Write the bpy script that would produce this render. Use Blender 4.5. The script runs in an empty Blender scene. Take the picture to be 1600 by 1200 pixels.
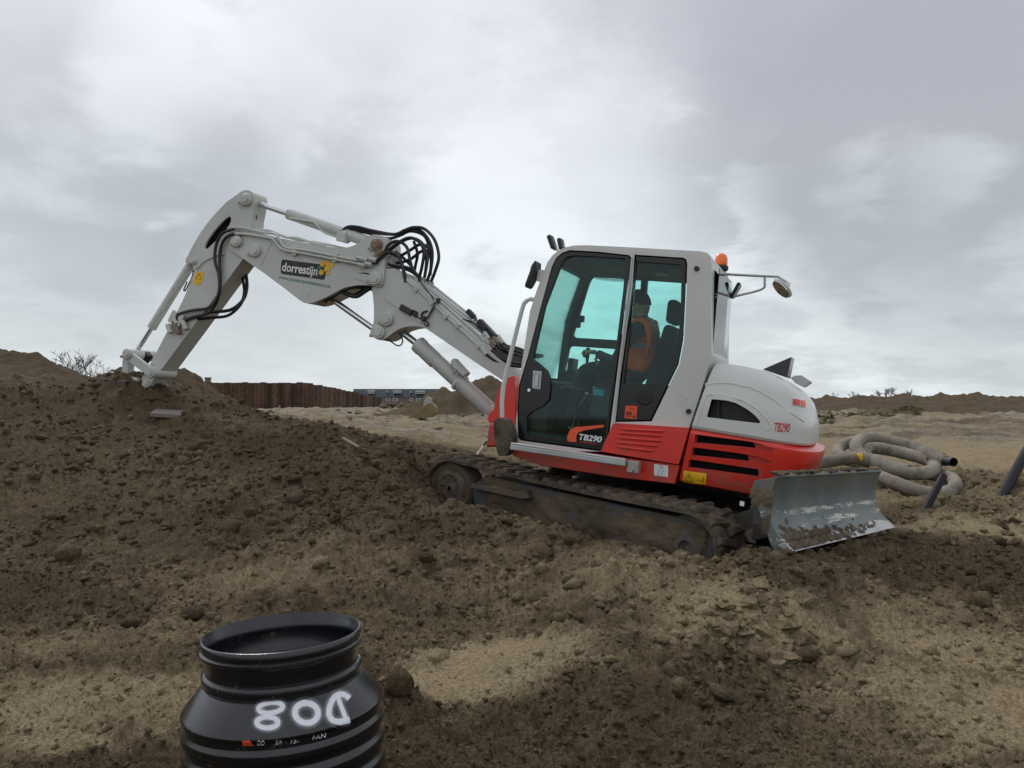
import bpy, bmesh, math, random
import numpy as np
from mathutils import Vector, Matrix, geometry
from mathutils.bvhtree import BVHTree
R = math.radians
sc = bpy.context.scene
col = sc.collection
random.seed(7)

# ------------------------------------------------------------------ camera, world, sun
FP = 1300.0                                  # focal length in pixels of the 1600 px wide photograph
PIT = math.atan(30 / FP)
CAM = Vector((0, 0, 1.6))
cd = bpy.data.cameras.new('camera'); cam = bpy.data.objects.new('camera', cd); col.objects.link(cam)
cam.location = CAM; cam.rotation_euler = (R(90) + PIT, 0, 0)
cd.sensor_width = 36; cd.lens = 36 * FP / 1600; cd.clip_end = 5000; cd.clip_start = .05
sc.camera = cam
sc.view_settings.view_transform = 'Standard'; sc.view_settings.look = 'None'
sc.view_settings.exposure = .1; sc.view_settings.gamma = 1; sc.view_settings.use_curve_mapping = False
SUN_EL, SUN_AZ = 52, -35                      # azimuth clockwise from +Y

w = bpy.data.worlds.new('World'); sc.world = w; w.use_nodes = True
nt = w.node_tree; nt.nodes.clear()
class NG:
    """small helper to write node graphs"""
    def __init__(s, tree): s.t = tree
    def n(s, typ, **k):
        o = s.t.nodes.new(typ)
        for a, b in k.items(): setattr(o, a, b)
        return o
    def l(s, a, b): s.t.links.new(a, b)
    def put(s, sock, v):
        if hasattr(v, 'is_output') or hasattr(v, 'links'): s.l(v, sock)
        else: sock.default_value = v
    def m(s, op, a, b=0.0, c=None, clamp=False):
        o = s.n('ShaderNodeMath', operation=op, use_clamp=clamp); s.put(o.inputs[0], a); s.put(o.inputs[1], b)
        if c is not None: s.put(o.inputs[2], c)
        return o.outputs[0]
    def mix(s, f, a, b):
        o = s.n('ShaderNodeMix', data_type='RGBA'); s.put(o.inputs[0], f)
        s.put(o.inputs[6], a if hasattr(a, 'links') else (*a, 1) if len(a) == 3 else a)
        s.put(o.inputs[7], b if hasattr(b, 'links') else (*b, 1) if len(b) == 3 else b)
        return o.outputs[2]
    def ramp(s, f, *st):
        o = s.n('ShaderNodeMapRange', interpolation_type='SMOOTHSTEP'); s.put(o.inputs[0], f)
        o.inputs[1].default_value, o.inputs[2].default_value = st[0], st[1]
        o.inputs[3].default_value, o.inputs[4].default_value = (st[2], st[3]) if len(st) > 2 else (0, 1)
        return o.outputs[0]
    def noise(s, vec, scale, detail=4, rough=.5, dist=0, col=False):
        o = s.n('ShaderNodeTexNoise'); s.l(vec, o.inputs['Vector'])
        o.inputs['Scale'].default_value = scale; o.inputs['Detail'].default_value = detail
        o.inputs['Roughness'].default_value = rough; o.inputs['Distortion'].default_value = dist
        return o.outputs['Color' if col else 'Fac']
def pix_dir(u, v):
    d = Vector(((u - 800), 0, 0)) + (600 - v) * Vector((0, -math.sin(PIT), math.cos(PIT))) + FP * Vector((0, math.cos(PIT), math.sin(PIT)))
    return d.normalized()
g = NG(nt)
tc = g.n('ShaderNodeTexCoord'); D = tc.outputs['Generated']
sky = g.n('ShaderNodeTexSky', sky_type='NISHITA', sun_disc=False, sun_elevation=R(SUN_EL), sun_rotation=R(SUN_AZ))
b1 = g.n('ShaderNodeBackground'); g.l(sky.outputs[0], b1.inputs[0]); b1.inputs[1].default_value = .1
sx = g.n('ShaderNodeSeparateXYZ'); g.l(D, sx.inputs[0])
zz = g.m('ADD', g.m('MAXIMUM', sx.outputs[2], 0.0), .24)
cx = g.n('ShaderNodeCombineXYZ'); g.l(g.m('DIVIDE', sx.outputs[0], zz), cx.inputs[0]); g.l(g.m('DIVIDE', sx.outputs[1], zz), cx.inputs[1])
P = cx.outputs[0]
n1 = g.noise(P, .55, 5, .5, .5); n2 = g.noise(P, 1.7, 6, .5, .3); n3 = g.noise(D, 2.2, 3, .5, .0); n4 = g.noise(P, 3.6, 7, .6, .25)
val = g.m('ADD', g.m('MULTIPLY', g.m('SUBTRACT', n1, .5), .50), g.m('MULTIPLY', g.m('SUBTRACT', n2, .5), .33))
val = g.m('ADD', val, g.m('MULTIPLY', g.m('SUBTRACT', n3, .5), .15))
val = g.m('ADD', val, g.m('MULTIPLY', g.m('SUBTRACT', n4, .5), .34))
for (u, v, rad, amp) in ((880, 290, 15, .24), (1330, 375, 10, .20), (520, 10, 17, .16), (1080, 120, 17, -.17), (1330, 200, 16, -.22), (1470, 240, 13, -.42), (1500, 20, 12, .10), (350, 90, 9, .10), (720, 380, 9, .08), (450, 330, 10, -.10), (1150, 330, 7, .10),
                         (130, 250, 12, -.24), (560, 190, 11, -.16), (1600, 60, 12, .07), (60, 20, 12, .16), (1560, 380, 10, .05), (300,420,10,-.03)):
    d = pix_dir(u, v); dp = g.n('ShaderNodeVectorMath', operation='DOT_PRODUCT'); g.l(D, dp.inputs[0]); dp.inputs[1].default_value = d
    wob = g.m('ADD', dp.outputs['Value'], g.m('ADD', g.m('MULTIPLY', g.m('SUBTRACT', n2, .5), .06), g.m('MULTIPLY', g.m('SUBTRACT', n4, .5), .04)))
    val = g.m('ADD', val, g.ramp(wob, math.cos(R(rad)), 1.0, 0, amp))
el = g.m('ADD', g.m('MULTIPLY', g.ramp(sx.outputs[2], 0.0, .2), .0), val)
fac = g.ramp(el, -.44, .40)
cc = g.mix(fac, (.44, .45, .49), (.90, .92, .955))
# lavender tint high up, slightly greener near the horizon
cc2 = g.mix(g.ramp(sx.outputs[2], .1, .5), (.95, 1.0, .99), (1.0, .985, 1.02))
mu = g.n('ShaderNodeMix', data_type='RGBA', blend_type='MULTIPLY'); mu.inputs[0].default_value = 1; g.l(cc, mu.inputs[6]); g.l(cc2, mu.inputs[7])
b2 = g.n('ShaderNodeBackground'); g.l(mu.outputs[2], b2.inputs[0]); b2.inputs[1].default_value = 1.0
mx = g.n('ShaderNodeMixShader'); mx.inputs[0].default_value = .95; g.l(b1.outputs[0], mx.inputs[1]); g.l(b2.outputs[0], mx.inputs[2])
wo = g.n('ShaderNodeOutputWorld'); g.l(mx.outputs[0], wo.inputs[0])

sd = bpy.data.lights.new('sun', 'SUN'); sd.energy = 1.35; sd.angle = R(14); sd.color = (1, .97, .93)
sun = bpy.data.objects.new('sun', sd); col.objects.link(sun)
sdir = Vector((math.sin(R(SUN_AZ)) * math.cos(R(SUN_EL)), math.cos(R(SUN_AZ)) * math.cos(R(SUN_EL)), math.sin(R(SUN_EL))))
sun.rotation_euler = sdir.to_track_quat('Z', 'Y').to_euler()

# ------------------------------------------------------------------ frames and rays
def frame(a, o, gx=.1173, gy=-.0371):
    n = Vector((gx, gy, 1)).normalized()
    d = Vector((-math.cos(a), math.sin(a), 0)); d.z = -(n.x * d.x + n.y * d.y) / n.z; d.normalize()
    l = n.cross(d)
    return Matrix(((d.x, l.x, n.x, o[0]), (d.y, l.y, n.y, o[1]), (d.z, l.z, n.z, o[2]), (0, 0, 0, 1)))
ORG = (.97, 7.35, .41)
FA = frame(R(22), ORG)            # upper structure: x forward, y left, z up
FB = frame(R(40), ORG)            # undercarriage
T = FA.inverted() @ FB            # undercarriage coordinates -> upper coordinates
FAi, FBi = FA.inverted(), FB.inverted()
def hit(u, v, M, ax, val):
    Mi = M.inverted(); o = Mi @ CAM; d = Mi.to_3x3() @ pix_dir(u, v)
    return o + d * ((val - o[ax]) / d[ax])
def A(u, v, y=1.0): return hit(u, v, FA, 1, y)
def B(u, v, y=1.1): return hit(u, v, FB, 1, y)
def W(u, v, dist):
    d = pix_dir(u, v); return CAM + d * (dist / d.y)
# coordinate readers for enlarged details of the survey picture
def Z1(x, y): return (160 + x / 3.158, 280 + y / 3.158)
def Z2(x, y): return (400 + x / 3.529, 320 + y / 3.529)
def Z3(x, y): return (760 + x / 2.858, 360 + y / 2.858)
def Z5(x, y): return (1040 + x / 3.158, 380 + y / 3.158)
def Z7(x, y): return (1060 + x / 2.963, 660 + y / 2.963)
def ZC(x, y): return (1220 + x / 4.21, 580 + y / 4.21)

# ------------------------------------------------------------------ materials
def newmat(name):
    m = bpy.data.materials.new(name); m.use_nodes = True; m.node_tree.nodes.clear()
    gg = NG(m.node_tree); out = gg.n('ShaderNodeOutputMaterial'); b = gg.n('ShaderNodeBsdfPrincipled'); gg.l(b.outputs[0], out.inputs[0])
    return m, gg, b, out
MUD = (.15, .115, .075)
def mat(name, c, rough=.5, metal=0, dirt=.0, dirt_scale=5, coat=0, bump=0, bscale=60, var=.12, mud=MUD, spec=.5, low=None):
    m, gg, b, out = newmat(name)
    co = gg.n('ShaderNodeTexCoord').outputs['Object']
    n = gg.noise(co, dirt_scale, 6, .62, .4)
    base = gg.mix(gg.ramp(gg.noise(co, 2.3, 4), .3, .7), tuple(x * (1 - var) for x in c), tuple(min(1, x * (1 + var)) for x in c))
    if dirt > 0:
        n2 = gg.noise(co, dirt_scale * 6, 5, .7)
        nn = gg.m('ADD', gg.m('MULTIPLY', n, .7), gg.m('MULTIPLY', n2, .3))
        if low:
            sp_ = gg.n('ShaderNodeSeparateXYZ'); gg.l(co, sp_.inputs[0]); nn = gg.m('ADD', nn, gg.ramp(sp_.outputs[2], low[0], low[1], .12, 0))
        f = gg.ramp(nn, .66 - dirt * .38, .74 - dirt * .2)
        f = gg.m('MULTIPLY', f, min(1, .35 + dirt))
        base = gg.mix(f, base, mud)
        ro = gg.m('ADD', gg.m('MULTIPLY', f, .9 - rough), rough, clamp=True); gg.l(ro, b.inputs['Roughness'])
    else:
        gg.l(gg.ramp(n, .3, .7, max(0, rough - .07), min(1, rough + .07)), b.inputs['Roughness'])
    gg.l(base, b.inputs['Base Color'])
    b.inputs['Metallic'].default_value = metal; b.inputs['Coat Weight'].default_value = coat; b.inputs['Coat Roughness'].default_value = .15
    b.inputs['Specular IOR Level'].default_value = spec
    if bump:
        bp = gg.n('ShaderNodeBump'); bp.inputs['Strength'].default_value = bump; bp.inputs['Distance'].default_value = .01
        gg.l(gg.noise(co, bscale, 5, .6), bp.inputs['Height']); gg.l(bp.outputs[0], b.inputs['Normal'])
    return m
M = {}
M['grey'] = mat('grey_paint', (.60, .615, .58), .36, dirt=.14, dirt_scale=3, coat=.25, var=.05)
M['boom'] = mat('boom_paint', (.50, .525, .485), .40, dirt=.22, dirt_scale=3.5, coat=.15, var=.06)
M['red'] = mat('red_paint', (.66, .030, .018), .34, dirt=.20, dirt_scale=3, coat=.3, low=(.70, .92), var=.06)
M['black'] = mat('black_plastic', (.012, .013, .015), .42, dirt=.05, var=.2)
M['gloss'] = mat('black_glazing_border', (.006, .007, .009), .18, dirt=.04, var=.2)
M['hose'] = mat('black_rubber_hose', (.014, .014, .016), .42, dirt=.06, dirt_scale=9)
M['rubber'] = mat('muddy_rubber', (.03, .028, .026), .85, dirt=.75, dirt_scale=6, bump=.8, bscale=45, mud=(.13, .10, .068))
M['chrome'] = mat('chrome_rod', (.62, .64, .66), .12, metal=1, dirt=.04, var=.03)
M['steel'] = mat('bare_steel', (.42, .40, .36), .5, metal=.7, dirt=.2, dirt_scale=14)
M['galv'] = mat('galvanised_steel', (.48, .50, .50), .42, metal=.6, dirt=.12, dirt_scale=10, var=.18)
M['under'] = mat('undercarriage_paint', (.062, .072, .080), .6, dirt=.7, dirt_scale=4, bump=.4, bscale=30, mud=(.11, .085, .055))
M['wheel'] = mat('muddy_wheel', (.07, .07, .07), .8, dirt=.9, dirt_scale=4, bump=.9, bscale=25, mud=(.14, .11, .072))
M['mudlump'] = mat('caked_mud', (.115, .086, .054), .95, bump=1, bscale=35, var=.35)
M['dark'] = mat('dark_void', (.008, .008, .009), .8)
M['interior'] = mat('cab_lining', (.03, .034, .038), .6, var=.15)
M['seat'] = mat('seat_fabric', (.02, .023, .027), .9, bump=.3)
M['white'] = mat('white_print', (.78, .78, .78), .5, dirt=.05)
M['yellow'] = mat('yellow_print', (.85, .50, .02), .45, dirt=.06)
M['orangered'] = mat('orange_red_print', (.80, .10, .03), .45, dirt=.05)
M['redprint'] = mat('red_print', (.60, .035, .03), .45)
M['teal'] = mat('teal_print', (.03, .22, .17), .5)
M['green'] = mat('green_print', (.03, .22, .10), .5)
M['blackprint'] = mat('black_print', (.012, .014, .014), .45)
M['bluegrey'] = mat('blue_sticker', (.05, .32, .45), .5)
M['lens'] = mat('amber_lens', (.9, .16, .01), .15, coat=.6)
M['mirror'] = mat('mirror_glass', (.7, .72, .72), .06, metal=1)
M['pipe'] = mat('hydraulic_pipe_paint', (.50, .525, .485), .4, dirt=.16, dirt_scale=12)
M['copper'] = mat('rusty_fitting', (.25, .17, .125), .6, metal=.4, dirt=.3, dirt_scale=20)
M['skin'] = mat('skin', (.42, .24, .17), .6)
M['cloth'] = mat('dark_work_jacket', (.022, .026, .036), .9, bump=.3)
M['hivis'] = mat('orange_vest', (1.0, .13, .015), .7, bump=.2, var=.08)
M['reflect'] = mat('reflective_tape', (.26, .27, .27), .4)
M['hair'] = mat('dark_cap', (.015, .014, .014), .9)
M['wood'] = mat('weathered_wood', (.36, .29, .20), .8, dirt=.35, dirt_scale=12)
M['concrete'] = mat('grey_concrete', (.19, .17, .14), .9, dirt=.4, dirt_scale=8, bump=.5)
M['brick'] = mat('far_brick', (.17, .12, .095), .9)
M['slate'] = mat('far_roof', (.035, .05, .058), .8)
M['farwhite'] = mat('far_white_frames', (.55, .58, .6), .6)
M['farglass'] = mat('far_window_glass', (.05, .07, .09), .15)
M['bark'] = mat('bare_twigs', (.07, .055, .042), .9)
def glassmat(name, tint, refl=1.0):
    m, gg, b, out = newmat(name); m.node_tree.nodes.remove(b)
    t = gg.n('ShaderNodeBsdfTransparent'); t.inputs[0].default_value = (*tint, 1)
    gl = gg.n('ShaderNodeBsdfGlossy'); gl.inputs['Roughness'].default_value = .03; gl.inputs[0].default_value = (1, 1, 1, 1)
    fr = gg.n('ShaderNodeFresnel'); fr.inputs[0].default_value = 1.45
    mx = gg.n('ShaderNodeMixShader'); gg.l(gg.m('MULTIPLY', fr.outputs[0], refl), mx.inputs[0]); gg.l(t.outputs[0], mx.inputs[1]); gg.l(gl.outputs[0], mx.inputs[2])
    gg.l(mx.outputs[0], out.inputs[0]); return m
M['glass'] = glassmat('tinted_cab_glass', (.78, .955, .935), .6)
M['clearglass'] = glassmat('rear_cab_glass', (.78, .88, .88), 1.0)
# blade paint with scraped bare metal running along the blade
def blademat():
    m, gg, b, out = newmat('blade_paint')
    co = gg.n('ShaderNodeTexCoord').outputs['Object']
    mp = gg.n('ShaderNodeMapping'); gg.l(co, mp.inputs[0])
    # the blade's own coordinates: y along the blade
    mp.inputs['Rotation'].default_value = (0, 0, R(18))
    mp2 = gg.n('ShaderNodeMapping'); gg.l(mp.outputs[0], mp2.inputs[0]); mp2.inputs['Scale'].default_value = (5, 1.1, 9)
    st = gg.noise(mp2.outputs[0], 2.4, 6, .72, .2)
    fine = gg.noise(co, 55, 4, .7)
    sz = gg.n('ShaderNodeSeparateXYZ'); gg.l(co, sz.inputs[0])
    row = gg.m('MULTIPLY', gg.m('SINE', gg.m('MULTIPLY', sz.outputs[2], 84.0)), .045)
    f = gg.ramp(gg.m('ADD', row, gg.m('ADD', gg.m('MULTIPLY', st, .75), gg.m('MULTIPLY', fine, .25))), .55, .575)
    hz = gg.m('MULTIPLY', gg.ramp(sz.outputs[2], .43, .48), gg.ramp(sz.outputs[2], .68, .62)); f = gg.m('MULTIPLY', f, hz)
    base = gg.mix(gg.ramp(gg.noise(co, 3, 5, .6), .35, .7), (.10, .135, .14), (.17, .195, .185))
    base = gg.mix(f, base, (.55, .56, .48))
    mud = gg.ramp(gg.m('ADD', gg.noise(co, 6, 6, .65), gg.m('MULTIPLY', gg.ramp(sz.outputs[2], .7, .9), .12)), .56, .68)
    base = gg.mix(gg.m('MULTIPLY', mud, .7), base, (.17, .14, .10))
    gg.l(base, b.inputs['Base Color']); b.inputs['Roughness'].default_value = .5; b.inputs['Metallic'].default_value = .15
    return m
M['blade'] = blademat()
M['edge'] = mat('worn_cutting_edge', (.5, .5, .48), .38, metal=.75, dirt=.35, dirt_scale=9, var=.15)
def soilmat(name='soil', attr=True):
    m, gg, b, out = newmat(name)
    co = gg.n('ShaderNodeNewGeometry').outputs['Position']
    a = gg.n('ShaderNodeAttribute'); a.attribute_name = 'dry'
    n = gg.noise(co, 1.1, 6, .6, .3); nf = gg.noise(co, 9, 6, .65); ng = gg.noise(co, 60, 5, .7)
    f = gg.m('ADD', a.outputs['Fac'], gg.m('MULTIPLY', gg.m('SUBTRACT', n, .5), .55))
    f = gg.m('ADD', f, gg.m('MULTIPLY', gg.m('SUBTRACT', nf, .5), .75), clamp=True)
    f = gg.ramp(f, .06, .82)
    c = gg.mix(f, (.078, .056, .032), (.285, .225, .134))
    c = gg.mix(gg.m('MULTIPLY', a.outputs['Fac'], -1.0, clamp=True), c, gg.mix(nf, (.030, .024, .019), (.064, .052, .040)))
    far_ = gg.n('ShaderNodeSeparateXYZ'); gg.l(co, far_.inputs[0])
    c = gg.mix(gg.m('MULTIPLY', gg.ramp(far_.outputs[1], 11, 16), f), c, gg.mix(gg.ramp(gg.noise(co, .8, 6, .7), .36, .62), (.095, .078, .056), (.26, .228, .172)))
    c = gg.mix(gg.ramp(gg.noise(co, .35, 3), .42, .7), c, gg.mix(f, (.092, .068, .037), (.25, .203, .122)))
    hs = gg.n('ShaderNodeHueSaturation'); gg.l(c, hs.inputs['Color']); gg.l(gg.ramp(ng, .25, .75, .55, 1.45), hs.inputs['Value'])
    # pale grains
    gr = gg.ramp(gg.noise(co, 170, 2, .5), .70, .76)
    c = gg.mix(gg.m('MULTIPLY', gr, .5), hs.outputs[0], (.42, .37, .28))
    gg.l(c, b.inputs['Base Color']); b.inputs['Roughness'].default_value = .95; b.inputs['Specular IOR Level'].default_value = .2
    bp = gg.n('ShaderNodeBump'); bp.inputs['Strength'].default_value = 1; bp.inputs['Distance'].default_value = .02
    gg.l(gg.m('ADD', gg.noise(co, 38, 6, .7), gg.m('MULTIPLY', gg.noise(co, 140, 3, .6), .4)), bp.inputs['Height']); gg.l(bp.outputs[0], b.inputs['Normal'])
    return m
M['soil'] = soilmat()

# ------------------------------------------------------------------ mesh builders
def tag(o, label=None, cat=None, group=None, kind=None):
    if label: o['label'] = label
    if cat: o['category'] = cat
    if group: o['group'] = group
    if kind: o['kind'] = kind
    return o
def empty(name, mtx, label, cat, group=None):
    o = bpy.data.objects.new(name, None); o.empty_display_size = .2; col.objects.link(o)
    o.matrix_world = mtx if isinstance(mtx, Matrix) else Matrix.Translation(mtx)
    o['label'] = label; o['category'] = cat
    if group: o['group'] = group
    return o
def inset(pts, d):
    """shrink a 2-D polygon (list of (x,z)) by d"""
    n = len(pts); ar = sum(pts[i][0] * pts[(i + 1) % n][1] - pts[(i + 1) % n][0] * pts[i][1] for i in range(n))
    s = 1 if ar > 0 else -1; res = []
    for i in range(n):
        p0, p1, p2 = (Vector(pts[i - 1]), Vector(pts[i]), Vector(pts[(i + 1) % n]))
        a = (p1 - p0).normalized(); b = (p2 - p1).normalized()
        na = Vector((-a.y, a.x)) * s; nb = Vector((-b.y, b.x)) * s
        m = (na + nb); m = m.normalized() if m.length > 1e-6 else na
        k = max(.5, m.dot(na)); q = p1 + m * (d / k); res.append((q.x, q.y))
    return res
class MB:
    def __init__(s, tr=None): s.bm = bmesh.new(); s.tr = tr
    def v(s, p):
        p = Vector(p)
        return s.bm.verts.new(s.tr @ p if s.tr else p)
    def face(s, vs, mi=0):
        try:
            f = s.bm.faces.new(vs); f.material_index = mi; return f
        except ValueError: return None
    def plate(s, outer, y0, y1, holes=(), mi=0):
        """prism of an (x,z) polygon with holes between y0 and y1"""
        loops = [list(outer)] + [list(h) for h in holes]
        tris = geometry.tessellate_polygon([[Vector((p[0], p[1], 0)) for p in L] for L in loops])
        flat = [p for L in loops for p in L]
        a = [s.v((p[0], y0, p[1])) for p in flat]; b = [s.v((p[0], y1, p[1])) for p in flat]
        for t in tris:
            s.face([a[i] for i in t], mi); s.face([b[i] for i in reversed(t)], mi)
        k = 0
        for L in loops:
            n = len(L)
            for i in range(n):
                j = (i + 1) % n; s.face((a[k + i], a[k + j], b[k + j], b[k + i]), mi)
            k += n
        return s
    def shell(s, outer, y0, y1, th=.02, holes=()):
        """hollow box section: near plate with holes, far plate, and an edge strip between"""
        s.plate(outer, y1 - th, y1, holes); s.plate(outer, y0, y0 + th)
        inn = inset(outer, th); n = len(outer)
        for i in range(n):
            j = (i + 1) % n
            q = [(outer[i][0], outer[i][1]), (outer[j][0], outer[j][1]), (inn[j][0], inn[j][1]), (inn[i][0], inn[i][1])]
            vs = [s.v((p[0], y, p[1])) for y in (y0 + th, y1 - th) for p in q]
            for f in ((0, 1, 5, 4), (2, 3, 7, 6)): s.face([vs[k] for k in f])
        return s
    def hexa(s, P8, mi=0):
        vs = [s.v(p) for p in P8]
        for f in ((0, 3, 2, 1), (4, 5, 6, 7), (0, 1, 5, 4), (1, 2, 6, 5), (2, 3, 7, 6), (3, 0, 4, 7)): s.face([vs[k] for k in f], mi)
        return s
    def box(s, c, d, mtx=None, taper=1.0, mi=0):
        c = Vector(c); P8 = []
        for z, t in ((-1, 1), (1, taper)):
            for x, y in ((-1, -1), (1, -1), (1, 1), (-1, 1)):
                q = Vector((x * d[0] / 2 * t, y * d[1] / 2 * t, z * d[2] / 2))
                P8.append(c + (mtx @ q if mtx else q))
        return s.hexa(P8, mi)
    def beam(s, p0, p1, wd, ht, up=Vector((0, 0, 1)), mi=0):
        p0, p1 = Vector(p0), Vector(p1); d = (p1 - p0); L = d.length; d.normalize(); sd = d.cross(up).normalized(); u = sd.cross(d)
        m = Matrix((d, sd, u)).transposed()
        return s.box((p0 + p1) / 2, (L, wd, ht), m, mi=mi)
    def rings(s, rs, closed=False, cap=True, mi=0):
        vr = [[s.v(p) for p in r] for r in rs]; n = len(vr[0])
        m = len(vr)
        for i in range(m if closed else m - 1):
            a, b = vr[i], vr[(i + 1) % m]
            for j in range(n): s.face((a[j], a[(j + 1) % n], b[(j + 1) % n], b[j]), mi)
        if cap and not closed:
            s.face(list(reversed(vr[0])), mi); s.face(vr[-1], mi)
        return s
    def tube(s, pts, r, seg=8, cap=True, mi=0, smooth=0):
        pts = [Vector(p) for p in pts]
        if smooth: pts = spline(pts, smooth)
        rr = r if isinstance(r, (list, tuple)) else [r] * len(pts)
        if len(rr) != len(pts):
            rr = [rr[0] + (rr[-1] - rr[0]) * i / (len(pts) - 1) for i in range(len(pts))]
        t = (pts[1] - pts[0]).normalized(); up = Vector((0, 0, 1)) if abs(t.z) < .9 else Vector((1, 0, 0)); nrm = t.cross(up).normalized(); out = []
        for i, p in enumerate(pts):
            if i < len(pts) - 1: t2 = (pts[i + 1] - p).normalized()
            else: t2 = t
            tm = (t + t2).normalized() if i else t2
            nrm = (nrm - tm * nrm.dot(tm)).normalized(); bn = tm.cross(nrm); t = t2
            out.append([p + (nrm * math.cos(k * 2 * math.pi / seg) + bn * math.sin(k * 2 * math.pi / seg)) * rr[i] for k in range(seg)])
        return s.rings(out, cap=cap, mi=mi)
    def lathe(s, prof, o, ax, seg=24, cap=False, mi=0):
        o, ax = Vector(o), Vector(ax).normalized(); up = Vector((0, 0, 1)) if abs(ax.z) < .9 else Vector((1, 0, 0)); e1 = ax.cross(up).normalized(); e2 = ax.cross(e1)
        rs = [[o + ax * h + (e1 * math.cos(k * 2 * math.pi / seg) + e2 * math.sin(k * 2 * math.pi / seg)) * r for k in range(seg)] for r, h in prof]
        return s.rings(rs, cap=cap, mi=mi)
    def cyl(s, p0, p1, r, seg=20, mi=0, ch=.12):
        p0, p1 = Vector(p0), Vector(p1); L = (p1 - p0).length; c = min(r * ch, L * .2)
        return s.lathe([(r - c, 0), (r, c), (r, L - c), (r - c, L)], p0, p1 - p0, seg, True, mi)
    def blob(s, c, r, n=1, amp=.25, seed=0, sq=(1, 1, 1), mi=0):
        rnd = random.Random(seed); t = bmesh.new(); bmesh.ops.create_icosphere(t, subdivisions=n, radius=1)
        mp = {}
        for v in t.verts:
            k = r * (1 + rnd.uniform(-amp, amp)); mp[v.index] = s.v(Vector(c) + Vector((v.co.x * sq[0], v.co.y * sq[1], v.co.z * sq[2])) * k)
        for f in t.faces: s.face([mp[v.index] for v in f.verts], mi)
        t.free(); return s
    def build(s, name, mats, parent=None, smooth=35, bevel=0, seg=2, kind=None, label=None, recalc=True):
        if recalc: bmesh.ops.recalc_face_normals(s.bm, faces=s.bm.faces)
        me = bpy.data.meshes.new(name); s.bm.to_mesh(me); s.bm.free()
        for m in (mats if isinstance(mats, (list, tuple)) else [mats]): me.materials.append(M[m] if isinstance(m, str) else m)
        o = bpy.data.objects.new(name, me); col.objects.link(o)
        if smooth: me.shade_smooth(); me.set_sharp_from_angle(angle=R(smooth))
        if parent is not None: o.parent = parent
        if bevel:
            b = o.modifiers.new('bevel', 'BEVEL'); b.width = bevel; b.segments = seg; b.limit_method = 'ANGLE'; b.angle_limit = R(38); b.harden_normals = True
        if kind: o['kind'] = kind
        if label: o['label'] = label
        return o
def spline(P, n=8):
    P = [Vector(p) for p in P]; Q = [2 * P[0] - P[1]] + P + [2 * P[-1] - P[-2]]; out = []
    for i in range(1, len(Q) - 2):
        a, b, c, d = Q[i - 1:i + 3]
        for k in range(n):
            t = k / n
            out.append(.5 * ((2 * b) + (c - a) * t + (2 * a - 5 * b + 4 * c - d) * t * t + (-a + 3 * b - 3 * c + d) * t ** 3))
    out.append(P[-1]); return out
def rounded(pts, r=.03, n=4):
    """round the corners of an (x,z) polygon"""
    out = []; N = len(pts)
    for i in range(N):
        p0, p1, p2 = Vector(pts[i - 1]), Vector(pts[i]), Vector(pts[(i + 1) % N])
        a, b = p0 - p1, p2 - p1; d = min(r, a.length * .45, b.length * .45)
        s0, s1 = p1 + a.normalized() * d, p1 + b.normalized() * d
        for k in range(n + 1):
            t = k / n; q = s0 * (1 - t) ** 2 + p1 * 2 * t * (1 - t) + s1 * t * t; out.append((q.x, q.y))
    return out
def xz(L): return [(p.x, p.z) for p in L]
def PA(zf, pts, y): return xz([A(*zf(*p), y) for p in pts])
def evaluate(o):
    dg = bpy.context.evaluated_depsgraph_get(); me = bpy.data.meshes.new_from_object(o.evaluated_get(dg), preserve_all_data_layers=True, depsgraph=dg)
    old = o.data; o.modifiers.clear(); o.data = me; me.name = old.name; return o
def cut(o, cutters, mode='DIFFERENCE'):
    for c in cutters:
        c.parent = o.parent
        b = o.modifiers.new('cut', 'BOOLEAN'); b.object = c; b.operation = mode; b.solver = 'EXACT'
        try: b.material_mode = 'TRANSFER'
        except Exception: pass
    evaluate(o)
    for c in cutters: bpy.data.objects.remove(c, do_unlink=True)
    return o
def text_mesh(body, origin, xdir, ydir, width, height, m, name, parent, shear=0, bold=0, th=.0012, proj=None, align_left=True, spacing=1.0):
    c = bpy.data.curves.new('lettering', 'FONT'); c.body = body; c.shear = shear; c.offset = bold; c.extrude = 0; c.space_character = spacing; c.resolution_u = 4
    t = bpy.data.objects.new('lettering_source', c); col.objects.link(t)
    dg = bpy.context.evaluated_depsgraph_get(); me = bpy.data.meshes.new_from_object(t.evaluated_get(dg))
    bpy.data.objects.remove(t, do_unlink=True)
    xs = [v.co.x for v in me.vertices]; ys = [v.co.y for v in me.vertices]; x0, x1, y0, y1 = min(xs), max(xs), min(ys), max(ys)
    o = Vector(origin); xd = Vector(xdir).normalized(); yd = Vector(ydir).normalized(); nd = xd.cross(yd).normalized()
    for v in me.vertices:
        p = o + xd * ((v.co.x - x0) / (x1 - x0) * width) + yd * ((v.co.y - y0) / (y1 - y0) * height)
        v.co = proj(p) if proj else p + nd * th
    me.materials.clear(); me.materials.append(M[m]); me.name = name
    ob = bpy.data.objects.new(name, me); col.objects.link(ob); ob.parent = parent
    return ob

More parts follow.
